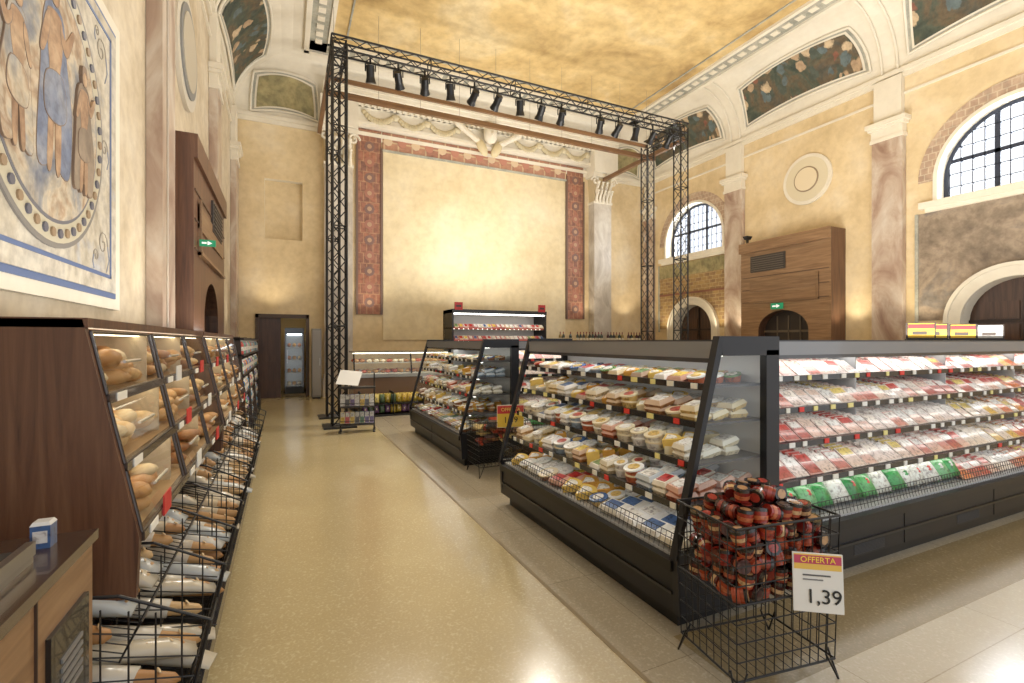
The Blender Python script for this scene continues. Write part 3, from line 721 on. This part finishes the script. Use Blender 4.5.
def fill_S(M,L,D,name):
    mb=MB(); mb.M=M
    for si,(z,y) in enumerate(SH):
        x=0.05
        while x<L-0.12:
            right=x>2.2+0.3*si and R()<0.75
            if si==0 and 0.1<x<2.3:
                c=random.choice([(60,160,80),(90,180,100),(232,240,230),(120,190,130),(236,240,234),(50,140,70)]); cl=random.choice([(244,246,242),(60,160,80),(220,80,70)])
                for rr in range(4): bag(mb,T(x+0.09,y+0.08+rr*0.14,z+0.02)@RX(-35)@RZ(U(-12,12)),0.18,0.22,0.09,c if R()<0.75 else (234,240,232),cl)
                x+=U(0.15,0.18); continue
            c=random.choice(PINK); cl=random.choice([(244,240,234),(240,232,220),(244,244,240),(230,206,190),(204,80,70),(228,206,110)])
            if right: c=random.choice([(200,54,42),(222,114,50),(232,190,170),(232,150,54),(234,218,200),(178,44,40),(226,184,80)])
            w=U(0.12,0.17); h=U(0.14,0.18)
            for rr in range(9):
                yy=y+0.04+rr*0.05
                if yy>D-0.2: break
                pack(mb,T(x+w/2,yy,z+0.004+rr*0.002)@RX(-52+rr*2)@RZ(U(-4,4)),w,h,0.014,c if R()<0.85 else random.choice(PINK),cl)
            x+=w+0.006
    mb.make(name)
fill_S(MS,6.2,DS,'packaged_sliced_meats'); fill_S(M2S,L2S,DS,'packaged_sliced_meats')
sx=[(6.5,3.0,(226,180,50)),(7.0,3.1,(226,186,60)),(7.55,3.05,(226,180,50)),(8.1,3.0,(190,188,184))]
for i,(x,yy,c) in enumerate(sx):
    mb=MB(); mb.M=T(x,yy,1.565)@RZ(-55)
    w=0.13
    mb.box(-w,w,-0.06,0.06,0,0.015,BLK); mb.box(-w,w,-0.01,0.01,0.01,0.2,(50,40,34)); mb.box(-w+0.015,w-0.015,-0.015,-0.01,0.03,0.19,c); mb.box(-w+0.015,w-0.015,-0.018,-0.015,0.13,0.18,(110,40,44) if i<3 else (220,220,220)); mb.box(-w*0.6,w*0.4,-0.018,-0.015,0.06,0.1,(60,50,44))
    mb.make('price_sign')
# ---------------------------------------------------------------- wire dump baskets
def text_obj(txt,size,M,col,parent,name):
    cu=bpy.data.curves.new(name,'FONT'); cu.body=txt; cu.size=size; cu.align_x='CENTER'; cu.align_y='CENTER'; cu.extrude=0.001
    ob=bpy.data.objects.new(name,cu); bpy.context.scene.collection.objects.link(ob)
    m=bpy.data.materials.new('ink_'+name); m.use_nodes=True; m.node_tree.nodes['Principled BSDF'].inputs['Base Color'].default_value=lin(col)
    cu.materials.append(m); ob.matrix_world=M
    ob.parent=parent; ob.matrix_parent_inverse=Matrix.Translation(parent.location).inverted()
    return ob
def wirebasket(M,w,d,z0,z1,zs,name='wire_basket'):
    mb=MB(); mb.M=M; C=(20,20,22)
    def at(fx,fy,z):
        k=(z-z0)/(z1-z0); e=1+0.06*k
        return (fx*w/2*e,fy*d/2*e,z)
    nx=int(w/0.046);ny=int(d/0.046)
    for i in range(nx+1):
        fx=-1+2*i/nx
        for fy in(-1,1): mb.tube(at(fx,fy,z0),at(fx,fy,z1),0.0027,C,'black_powdercoat')
        mb.tube(at(fx,-1,z0),at(fx,1,z0),0.0022,C,'black_powdercoat'); mb.tube(at(fx,-1,zs),at(fx,1,zs),0.0022,C,'black_powdercoat')
    for j in range(ny+1):
        fy=-1+2*j/ny
        for fx in(-1,1): mb.tube(at(fx,fy,z0),at(fx,fy,z1),0.0027,C,'black_powdercoat')
    nz=8
    for k in range(nz+1):
        z=z0+(z1-z0)*k/nz; r=0.0055 if k in(0,nz,nz//2) else 0.003
        P=[at(-1,-1,z),at(1,-1,z),at(1,1,z),at(-1,1,z),at(-1,-1,z)]; mb.path(P,r,C,'black_powdercoat',6)
    for fx in(-1,1):
        for fy in(-1,1):
            b2=(fx*(w/2+0.01),fy*(d/2+0.01),0.0)
            mb.path([at(fx*0.8,fy,z0+0.03),b2,at(fx,fy*0.8,z0+0.03)],0.005,C,'black_powdercoat',6)
    return mb.make(name)
MBK=T(2.05,1.62,0)@RZ(-8)
wirebasket(MBK,0.55,0.38,0.09,0.75,0.40)
mb=MB(); mb.M=MBK
for lay in range(7):
    n,mm,kx=((7,5,1) if lay<5 else ((6,4,0.82) if lay==5 else (4,2,0.5)))
    for i in range(n):
        for j in range(mm):
            x=(-0.5+(i+0.5+(0.25 if lay%2 else -0.1))/n)*0.5*kx+U(-.01,.01); y=(-0.5+(j+0.5)/mm)*0.35*kx+U(-.01,.01); z=0.435+lay*0.065+U(-.008,.008)
            up=R()<0.6
            MM=T(x,y,z)@RZ(U(0,360))@RX(U(0,28) if up else U(70,110))
            c=random.choice([(120,28,22),(140,38,26),(96,24,20),(156,60,34),(60,24,20),(84,26,22)]); cl=random.choice([(26,20,20),(34,24,24),(44,28,26),(26,20,20)])
            mb.cyl(0.031,0.036,0.052,c,'plastic_gloss',MM@T(0,0,-0.028),12); mb.cyl(0.0375,0.0365,0.014,cl,'plastic_gloss',MM@T(0,0,0.022),12)
            mb.cyl(0.0332,0.0355,0.018,random.choice([(186,100,60),(206,170,124),(150,44,32),(170,70,44)]),'printed_pack',MM@T(0,0,-0.014),12)
            mb.cyl(0.023,0.023,0.002,random.choice([(170,54,40),(190,146,100),(60,30,28)]),'printed_pack',MM@T(0,0,0.036),10)
mb.make('jam_cups_heap')
mb=MB(); S=MBK@T(0.09,-0.26,0.50)@RZ(-28)@RX(-4)
mb.M=S; mb.box(-0.1,0.1,-0.006,0.0,-0.125,0.125,(226,226,222)); mb.box(-0.094,0.094,-0.008,-0.006,0.055,0.12,(226,186,84)); mb.box(-0.094,0.094,-0.009,-0.008,0.08,0.115,(186,64,94))
mb.box(-0.06,0.05,-0.009,-0.006,0.028,0.034,(90,90,90)); mb.box(-0.06,0.02,-0.009,-0.006,0.01,0.015,(120,120,120))
sg=mb.make('price_sign')
text_obj('1,39',0.085,S@T(0.02,-0.01,-0.06)@RX(90),(20,20,20),sg,'price_digits')
text_obj('OFFERTA',0.034,S@T(0,-0.011,0.097)@RX(90),(250,220,80),sg,'offer_heading')
MB2=T(2.3,5.32,0)
wirebasket(MB2,0.6,0.4,0.12,0.62,0.3)
mb=MB(); mb.M=MB2
for i in range(60):
    MM=T(U(-.25,.25),U(-.16,.16),U(.34,.6))@RZ(U(0,360))@RX(U(-60,60)); mb.box(-0.06,0.06,-0.04,0.04,-0.015,0.015,random.choice([(90,60,50),(180,76,56),(210,190,130),(70,70,76),(150,106,66)]),'printed_pack',MM)
mb.make('snack_packs_heap')
mb=MB(); mb.M=MB2@T(0.06,-0.24,0.60)@RZ(-12); mb.box(-0.16,0.16,-0.006,0,-0.04,0.22,(234,230,210)); mb.box(-0.155,0.155,-0.009,-0.006,0.12,0.21,(196,54,54)); mb.box(-0.155,0.155,-0.009,-0.006,-0.035,0.12,(228,192,70)); s2=mb.make('price_sign')
text_obj('1,39',0.1,MB2@T(0.06,-0.24,0.60)@RZ(-12)@T(0,-0.012,0.045)@RX(90),(20,20,20),s2,'price_digits'); text_obj('OFFERTA',0.055,MB2@T(0.06,-0.24,0.60)@RZ(-12)@T(0,-0.012,0.165)@RX(90),(250,230,110),s2,'offer_heading')
# ---------------------------------------------------------------- bread shelves (left)
XBK=-0.94
def bx(z): return -0.66+(1.62-z)*0.2
BREAD=[(206,158,100),(182,130,76),(220,182,128),(196,144,88),(226,200,160),(160,106,62)]
def breadunit(y0,ncol,cw,name):
    mb=MB(); y1=y0+ncol*cw
    for y in(y0,y1-0.035):
        mb.prism([(XBK,0),(XBK,1.63),(-0.655,1.63),(-0.49,0.82),(-0.5,0.60),(-0.62,0.60),(-0.88,0.2),(-0.88,0)],y,y+0.035,'y',WHITE,'walnut_vertical')
    mb.box(XBK,-0.64,y0,y1,1.60,1.635,WHITE,'walnut_vertical'); mb.box(XBK,XBK+0.03,y0,y1,0.0,1.6,WHITE,'walnut_vertical')
    mb.box(XBK+0.03,XBK+0.04,y0+0.03,y1-0.03,0.62,1.6,(230,214,184))  # cream back panel, the bins' lit look is put into its colour
    rows=[(1.345,1.585),(1.085,1.325),(0.82,1.065)]
    for z0,z1 in rows:
        mb.box(XBK+0.03,bx(z0),y0+0.03,y1-0.03,z0-0.018,z0,(180,146,106)); 
        mb.box(bx(z0)-0.015,bx(z0)+0.02,y0+0.035,y1-0.035,z0-0.025,z0+0.008,(60,48,42),'plastic_gloss')
        mb.box(bx(z1)-0.06,bx(z1)-0.03,y0+0.05,y1-0.05,z1-0.01,z1,(255,240,205),'lamp_glow')
        for c in range(ncol):
            a=y0+c*cw+0.035; b2=y0+(c+1)*cw-0.03
            p=[(bx(z0)+0.01,z0+0.01),(bx(z1)+0.01,z1)]
            mb.quad([(p[0][0],a,p[0][1]),(p[0][0],b2,p[0][1]),(p[1][0],b2,p[1][1]),(p[1][0],a,p[1][1])],WHITE,'glass')
            P=[(p[0][0],a,p[0][1]),(p[0][0],b2,p[0][1]),(p[1][0],b2,p[1][1]),(p[1][0],a,p[1][1]),(p[0][0],a,p[0][1])]
            mb.path(P,0.008,(54,44,40),'plastic_gloss',5)
            mb.box(XBK+0.04,bx(z1),b2+0.005,b2+0.015,z0,z1,(210,190,160))
            mid=(a+b2)/2; hz=z0+0.12; hx=bx(hz)+0.015
            mb.tube((hx,mid-0.12,hz),(hx,mid+0.12,hz),0.007,(230,230,226),'metal',6)
            c0=random.choice(BREAD)
            for k in range(34):
                x=U(XBK+0.1,bx(z0)-0.07); t=(x-XBK)/0.4; zz=z0+0.035+U(0,0.15)*(1-0.5*t)
                mb.ball(U(0.045,0.06),U(0.06,0.1),U(0.03,0.04),random.choice([c0,c0,random.choice(BREAD)]),'painted',T(x,U(a+0.08,b2-0.08),zz)@RZ(U(-60,60)),8,6)
            if R()<0.6: mb.box(bx(z0)+0.02,bx(z0)+0.026,a+0.3,a+0.44,z0-0.03,z0+0.06,random.choice([(206,50,44),(196,40,40),(230,230,226)]),'painted')
            mb.box(bx(z0)+0.02,bx(z0)+0.024,a+0.08,a+0.2,z0-0.024,z0+0.008,(240,238,230))
    mb.make(name)
breadunit(2.22,3,0.9,'bread_display_shelf'); breadunit(4.98,3,0.9,'bread_display_shelf')
mb=MB(); C=(30,30,33); yA,yB2=2.02,7.7
mb.box(-0.86,-0.33,yA,yB2,0.0,0.09,(28,28,31),'black_powdercoat'); mb.box(-0.36,-0.31,yA,yB2,0.06,0.14,(44,44,48),'plastic_gloss'); mb.box(-0.86,-0.31,yA,yA+0.03,0.06,0.14,(44,44,48),'plastic_gloss')
n=int((yB2-yA)/0.05)
for i in range(n+1):
    y=yA+(yB2-yA)*i/n
    mb.path([(-0.85,y,0.34),(-0.36,y,0.2),(-0.27,y,0.42)],0.0025,C,'black_powdercoat')
    mb.path([(-0.85,y,0.62),(-0.5,y,0.48),(-0.44,y,0.6)],0.0025,C,'black_powdercoat')
for x,z in((-0.85,0.34),(-0.7,0.297),(-0.52,0.245),(-0.36,0.2),(-0.33,0.27),(-0.3,0.35),(-0.27,0.42),(-0.85,0.62),(-0.67,0.55),(-0.5,0.48),(-0.44,0.6)):
    mb.tube((x,yA,z),(x,yB2,z),0.004,C,'black_powdercoat',5)
y=yA
while y<yB2+0.01:
    mb.path([(-0.85,y,0.75),(-0.5,y,0.7),(-0.24,y,0.56),(-0.27,y,0.42),(-0.34,y,0.1)],0.006,C,'black_powdercoat',5)
    for k in range(8): 
        t=k/8; mb.tube((-0.85+0.6*t,y,0.34-0.14*t),(-0.85+0.6*t,y,0.75-0.17*t),0.003,C,'black_powdercoat')
    for k in range(4): mb.tube((-0.85,y,0.4+k*0.09),(-0.27,y,0.3+k*0.07),0.003,C,'black_powdercoat')
    y+=0.473
mb.make('wire_bread_rack')
mb=MB(); y=yA+0.07
def loaf(MM,ln,w,c):
    S=[(-ln,0.004,0.004,0)]+[(-ln+2*ln*t,w*math.sin(math.pi*(0.12+0.76*t))**0.5,w*0.85*math.sin(math.pi*(0.12+0.76*t))**0.5,0) for t in(0.05,0.15,0.35,0.5,0.65,0.85,0.95)]+[(ln,0.004,0.004,0)]
    mb.loft(S,c,'painted',MM,10)
def sleeve(MM,x0,x1,w,c):
    mb.loft([(x0,w*1.2,w*1.0,0),(x0+(x1-x0)*0.3,w*1.3,w*1.04,0),(x0+(x1-x0)*0.75,w*1.25,w*0.95,0),(x1,w*1.45,w*0.3,-0.01)],c,'plastic_gloss',MM,8)
while y<yB2-0.05:
    for tier in(0,1):
        for k in range(2 if tier==0 else 1):
            if R()<0.25: continue
            x0=(-0.56 if tier==0 else -0.66)+U(-0.03,0.03); z=(0.33 if tier==0 else 0.60)+k*0.07+U(-.008,.008)
            ln=U(0.22,0.27) if tier==0 else U(0.14,0.17)
            MM=T(x0,y+U(-.03,.03),z)@RZ(U(-12,12))@RY(14)
            c=random.choice([(186,144,94),(202,168,120),(170,124,76)]); w=0.037
            loaf(MM,ln,w,c)
            for q in range(5): mb.ball(0.006,0.022,0.003,(220,196,156),'painted',MM@T(-ln*0.7+q*ln*0.35,0,w*0.84)@RZ(30),6,4)
            r=R()
            if r<0.5: sleeve(MM,ln*0.45,-ln*0.98,w,random.choice([(206,202,192),(196,186,170),(198,182,154)]))
            elif r<0.9: sleeve(MM,-ln*0.6,ln*1.12,w,random.choice([(206,206,202),(186,192,194),(202,194,176)]))
    y+=0.13
mb.make('bagged_baguettes_heap')
mb=MB()
mb.box(XBK,-0.5,8.2,12.6,0,0.12,BLK); mb.box(XBK,XBK+0.04,8.2,12.6,0,1.62,BLK)
for z in(0.42,0.74,1.06,1.36,1.6): mb.box(XBK,-0.55,8.2,12.6,z-0.03,z,(56,48,44))
for y in(8.2,9.6,11.0,12.56): mb.prism([(XBK,0),(XBK,1.62),(-0.6,1.62),(-0.5,0.1),(-0.5,0)],y,y+0.04,'y',(64,50,42),'painted')
mb.make('beverage_shelf')
mb=MB()
for z in(0.12,0.42,0.74,1.06,1.36):
    y=8.3
    while y<12.5:
        c=random.choice([(80,130,200),(140,190,225),(206,80,70),(240,240,236),(110,160,110),(230,200,80),(80,150,205)])
        for x in(-0.6,-0.72):
            mb.cyl(0.036,0.036,0.15,c,'plastic_gloss',T(x,y,z),8); mb.cyl(0.036,0.012,0.04,c,'plastic_gloss',T(x,y,z+0.15),8); mb.cyl(0.014,0.014,0.02,WHITE,'painted',T(x,y,z+0.19),6); mb.cyl(0.037,0.037,0.06,WHITE,'printed_pack',T(x,y,z+0.05),8)
        y+=0.085
mb.make('drink_bottles_row')
# ---------------------------------------------------------------- slicing counter in the left foreground
mb=MB(); X0,X1,Y0,Y1,H=-1.22,-0.545,0.9,1.93,0.93
mb.box(X0,X1,Y0,Y1,0.06,H,WHITE,'walnut_light'); mb.box(X0+0.03,X1-0.03,Y0+0.03,Y1-0.03,0,0.06,BLK); mb.box(X0-0.0,X1+0.012,Y0,Y1+0.012,H,H+0.03,(58,42,34),'plastic_gloss')
mb.box(X1,X1+0.012,1.60,1.86,0.50,0.80,(26,26,28),'plastic_gloss')
for k in range(5): mb.box(X1+0.012,X1+0.016,1.66,1.80,0.60+k*0.025,0.612+k*0.025,(120,120,120))
mb.box(X1,X1+0.012,1.14,1.48,0.3,0.62,(36,36,38),'plastic_gloss'); mb.box(X1+0.012,X1+0.016,1.18,1.44,0.34,0.58,(70,76,82),'plastic_gloss')
mb.box(X1,X1+0.006,1.54,1.545,0.06,H,(60,42,32))
mb.make('bread_slicer_counter')
mb=MB(); mb.M=T(-0.88,1.38,0.96)
mb.box(-0.3,0.27,-0.34,0.34,0,0.025,(180,180,178),'metal'); mb.box(-0.28,0.25,-0.32,0.32,0.025,0.04,(60,60,62),'black_powdercoat')
for s_ in(-0.3,0.255): mb.box(s_,s_+0.02,-0.34,0.34,0.02,0.055,(190,190,188),'metal')
mb.ball(0.12,0.09,0.035,(190,140,84),'painted',T(0.05,0.2,0.07)); mb.ball(0.1,0.12,0.05,(206,160,100),'painted',T(-0.12,-0.1,0.09))
mb.cyl(0.012,0.012,0.5,(200,200,200),'metal',T(0.2,-0.25,0.06)@RX(-90),8)
mb.make('bread_slicer_tray')
mb=MB(); mb.M=T(-0.63,1.84,0.96)
mb.frus(0.045,0.045,0.045,0.045,0.065,(70,100,150),'printed_pack'); mb.frus(0.047,0.047,0.036,0.036,0.01,(220,222,224),'plastic_gloss',T(0,0,0.065)); mb.box(-0.016,0.016,-0.0245,-0.0225,0.016,0.05,(220,220,220),'printed_pack')
mb.make('paper_carton')
# ---------------------------------------------------------------- service counter in the back
mb=MB(); cx0,cx1=1.35,6.4; cy=10.95
mb.box(cx0,cx1,cy+0.05,cy+0.9,0,0.1,BLK); mb.box(cx0,cx1,cy,cy+0.9,0.1,0.8,(112,88,70),'plastic_gloss'); mb.box(cx0-0.02,cx1,cy-0.03,cy+0.05,0.76,0.83,(190,190,186),'metal')
mb.box(cx0,cx1,cy+0.05,cy+0.9,0.8,0.84,(226,222,212)); mb.box(cx0,cx1,cy+0.2,cy+0.8,1.06,1.075,(210,206,196))
mb.quad([(cx0,cy,0.83),(cx1,cy,0.83),(cx1,cy+0.12,1.3),(cx0,cy+0.12,1.3)],WHITE,'glass'); mb.box(cx0,cx1,cy+0.1,cy+0.9,1.3,1.33,(120,116,110),'plastic_gloss')
mb.box(cx0,cx1,cy+0.14,cy+0.2,1.28,1.3,(255,244,214),'lamp_glow')
for x in(cx0,2.6,3.9,5.2,cx1-0.03): mb.prism([(cy,0.83),(cy+0.03,0.83),(cy+0.15,1.3),(cy+0.12,1.3)],x,x+0.03,'x',(50,50,50),'metal')
mb.make('bakery_service_counter')
mb=MB(); x=cx0+0.1
while x<cx1-0.1:
    for z in(0.84,1.075):
        for yy in(0.3,0.5,0.7):
            c=random.choice([(206,156,96),(226,180,110),(176,120,70),(232,204,150),(200,100,70),(240,228,206)])
            mb.ball(U(.05,.07),U(.05,.07),0.04,c,'painted',T(x+U(-.02,.02),cy+yy,z+0.04),8,6)
    x+=0.14
mb.make('pastries_on_display')
mb=MB(); a0,a1=3.95,6.75; ay=12.1
mb.box(a0,a1,ay,ay+0.8,0,0.5,BLK,'black_powdercoat'); mb.box(a0,a1,ay+0.7,ay+0.8,0.5,2.3,(200,196,192)); mb.box(a0,a1,ay-0.02,ay+0.8,2.3,2.4,BLK,'black_powdercoat')
for x in(a0,a1-0.04): mb.box(x,x+0.04,ay,ay+0.8,0,2.4,BLK,'black_powdercoat')
mb.box(a0+0.05,a1-0.05,ay+0.03,ay+0.12,2.27,2.3,(255,250,240),'lamp_glow')
for z in(0.9,1.25,1.6,1.92): mb.box(a0,a1,ay+0.1,ay+0.65,z-0.03,z,(210,208,204)); mb.box(a0,a1,ay+0.08,ay+0.1,z-0.03,z+0.01,(200,90,80)); mb.box(a0+0.05,a1-0.05,ay+0.12,ay+0.14,z-0.04,z-0.03,(255,250,240),'lamp_glow')
for x in(a0+0.05,a1-0.28): mb.box(x,x+0.22,ay-0.05,ay-0.02,2.38,2.58,(170,20,20),'painted'); mb.box(x+0.04,x+0.18,ay-0.055,ay-0.05,2.45,2.51,(60,20,20))
mb.make('wall_refrigerator')
mb=MB()
for z in(0.5,0.9,1.25,1.6,1.92):
    x=a0+0.1
    while x<a1-0.12:
        c=random.choice([(206,84,74),(232,212,200),(222,152,136),(240,232,222),(188,60,54),(228,190,120)])
        for yy in(0.18,0.3,0.42): tray(mb,T(x+0.05,ay+yy,z)@RX(35),0.12,0.18,0.08,c,random.choice(LBL))
        x+=0.135
mb.make('packaged_meat_trays')
mb=MB()
mb.box(8.0,11.5,13.4,13.9,0,0.1,BLK); 
for z in(0.5,1.0,1.5): mb.box(8.0,11.5,13.4,13.9,z-0.04,z,(80,60,46))
for x in(8.0,9.7,11.46): mb.box(x,x+0.04,13.4,13.9,0,1.5,(70,52,40))
mb.make('wine_shelf')
mb=MB()
for z in(0.1,0.5,1.0,1.5):
    x=8.1
    while x<11.4:
        c=random.choice([(40,54,44),(70,34,38),(50,44,40),(34,50,40),(150,126,76)])
        mb.cyl(0.05,0.05,0.24,c,'plastic_gloss',T(x,13.6,z),8); mb.cyl(0.05,0.016,0.06,c,'plastic_gloss',T(x,13.6,z+0.24),8); mb.cyl(0.018,0.018,0.07,(120,30,34),'painted',T(x,13.6,z+0.3),6); mb.cyl(0.051,0.051,0.1,(226,216,190),'printed_pack',T(x,13.6,z+0.07),8)
        x+=0.12+ (0.0 if R()<0.8 else 0.15)
mb.make('wine_bottles_row')
mb=MB(); mb.box(0.66,0.9,14.1,14.4,0.05,1.9,(130,128,126),'painted'); mb.box(0.68,0.88,14.08,14.1,0.1,1.85,(146,144,142)); mb.box(0.85,0.865,14.05,14.08,0.9,1.1,(200,200,200),'metal'); mb.box(0.68,0.88,14.12,14.38,0,0.05,BLK); mb.make('metal_cabinet')
mb=MB(); mb.M=T(1.14,8.75,0)@RZ(-10)
C=(40,38,38)
for x in(-0.28,0.28):
    mb.tube((x,0,0),(x,0.02,1.0),0.012,C,'black_powdercoat',6); mb.box(x-0.02,x+0.02,-0.18,0.18,0,0.02,C)
for z in(0.12,0.42): 
    mb.box(-0.28,0.28,-0.16,0.1,z,z+0.015,C); mb.tube((-0.28,-0.17,z+0.08),(0.28,-0.17,z+0.08),0.005,C)
    for k in range(7): pack(mb,T(-0.24+k*0.08,-0.06,z+0.02)@RX(-12),0.07,0.2,0.05,random.choice([(190,160,50),(70,110,80),(176,60,60),(200,200,196),(90,70,120),(60,60,64)]),(190,190,180))
mb.box(-0.3,0.3,-0.1,0.1,0.74,0.77,C)
mb.quad([(-0.34,-0.22,0.84),(0.02,-0.22,0.80),(0.08,0.08,1.02),(-0.28,0.08,1.06)],(206,206,202),'painted'); mb.tube((-0.1,0,0.77),(-0.1,0,0.95),0.012,C)
mb.make('leaflet_stand')
mb=MB(); mb.M=T(1.95,10.4,0)
mb.box(-0.55,0.75,-0.2,0.25,0,0.04,BLK); 
for x in(-0.55,0.1,0.74): mb.box(x,x+0.012,-0.2,0.25,0,0.5,BLK)
mb.box(-0.55,0.75,-0.2,0.25,0.24,0.255,BLK)
for z in(0.05,0.26):
    for k in range(11):
        for yy in(-0.1,0.08): bag(mb,T(-0.46+k*0.115,yy,z),0.1,0.2,0.08,random.choice([(206,176,70),(180,160,60),(110,76,120),(220,206,120),(70,100,70)]),random.choice([(240,234,190),(90,66,110)]))
mb.make('snack_bag_rack')
mb=MB(); mb.tube((-1.06,5.85,1.0),(-1.06,5.85,6.0),0.01,(180,168,154),'painted',6); mb.make('wall_conduit')
# ---------------------------------------------------------------- lights
def area(name,loc,rot,sx,sy,p,col=(1,0.95,0.87)):
    l=bpy.data.lights.new(name,'AREA'); l.shape='RECTANGLE'; l.size=sx; l.size_y=sy; l.energy=p; l.color=col
    o=bpy.data.objects.new(name,l); o.location=loc; o.rotation_euler=[math.radians(a) for a in rot]; bpy.context.scene.collection.objects.link(o); return o
def spot(name,loc,tgt,p,ang=60,col=(1,0.93,0.82),rad=0.1,blend=1.0):
    l=bpy.data.lights.new(name,'SPOT'); l.energy=p; l.spot_size=math.radians(ang); l.spot_blend=blend; l.color=col; l.shadow_soft_size=rad
    o=bpy.data.objects.new(name,l); o.location=loc; d=Vector(tgt)-Vector(loc); o.rotation_euler=d.to_track_quat('-Z','Y').to_euler(); bpy.context.scene.collection.objects.link(o)
area('fill_light_island_a',(6.7,3.1,1.62),(180,0,0),7.5,1.8,430)  # added fill aimed upward to brighten ceiling and walls, no fixture modelled
area('fill_light_island_b',(6.0,6.2,1.62),(180,0,0),5.5,0.8,400)  # second added fill, bounces off the ceiling above the rear island
area('fill_light_counter',(5.3,12.5,2.65),(180,0,0),2.6,0.6,190)  # added upward fill for the back of the hall, not a fixture
area('fill_light_left',(-0.8,5.0,1.68),(180,0,0),0.25,5.2,26)  # added fill strip over the bread shelves, lifts the left side
for yc in OPS: area('window_daylight',(XR+0.5,yc,WZ+0.9),(0,90,0),1.8,2.6,300,(0.93,0.97,1.0))
for x in(2.0,4.5,7.0,9.0): spot('stage_beam',(x,TY0+0.1,TZ-0.45),(x*0.85+0.8,YB,5.3),110,85)
for x in(2.0,5.0,8.0): spot('floor_beam',(x,TY0-0.2,TZ-0.45),(x-0.8,6.5,0),560,110)
for y in(2.9,5.7,7.1,10.2,11.1,13.6):
    spot('wall_washer',(XR-0.45,y,1.75),(XR-0.05,y,5.0),60,100,(1,0.87,0.64),0.06)
for y in(5.6,10.1,13.2):
    spot('wall_washer',(XL+0.4,y,1.7),(XL+0.02,y,5.0),18,100,(1,0.88,0.7),0.06)
for x in(-0.3,2.2,9.6,11.6): spot('wall_washer',(x,YB-0.6,2.2),(x,YB,6.0),50,110,(1,0.88,0.7),0.06)
w=bpy.data.worlds.new('world'); bpy.context.scene.world=w; w.use_nodes=True
bg=w.node_tree.nodes['Background']; bg.inputs[0].default_value=(0.95,0.97,1.0,1); bg.inputs[1].default_value=1.15
cam=bpy.data.cameras.new('camera'); cam.lens=485/1024*36; cam.sensor_width=36; cam.clip_end=200
co=bpy.data.objects.new('camera',cam); co.location=(0,0,1.55); co.rotation_euler=(math.radians(90),0,math.radians(-25.1))
bpy.context.scene.collection.objects.link(co); bpy.context.scene.camera=co
bpy.context.scene.view_settings.view_transform='Standard'
bpy.context.scene.view_settings.exposure=0.12
bpy.context.scene.view_settings.gamma=1.06
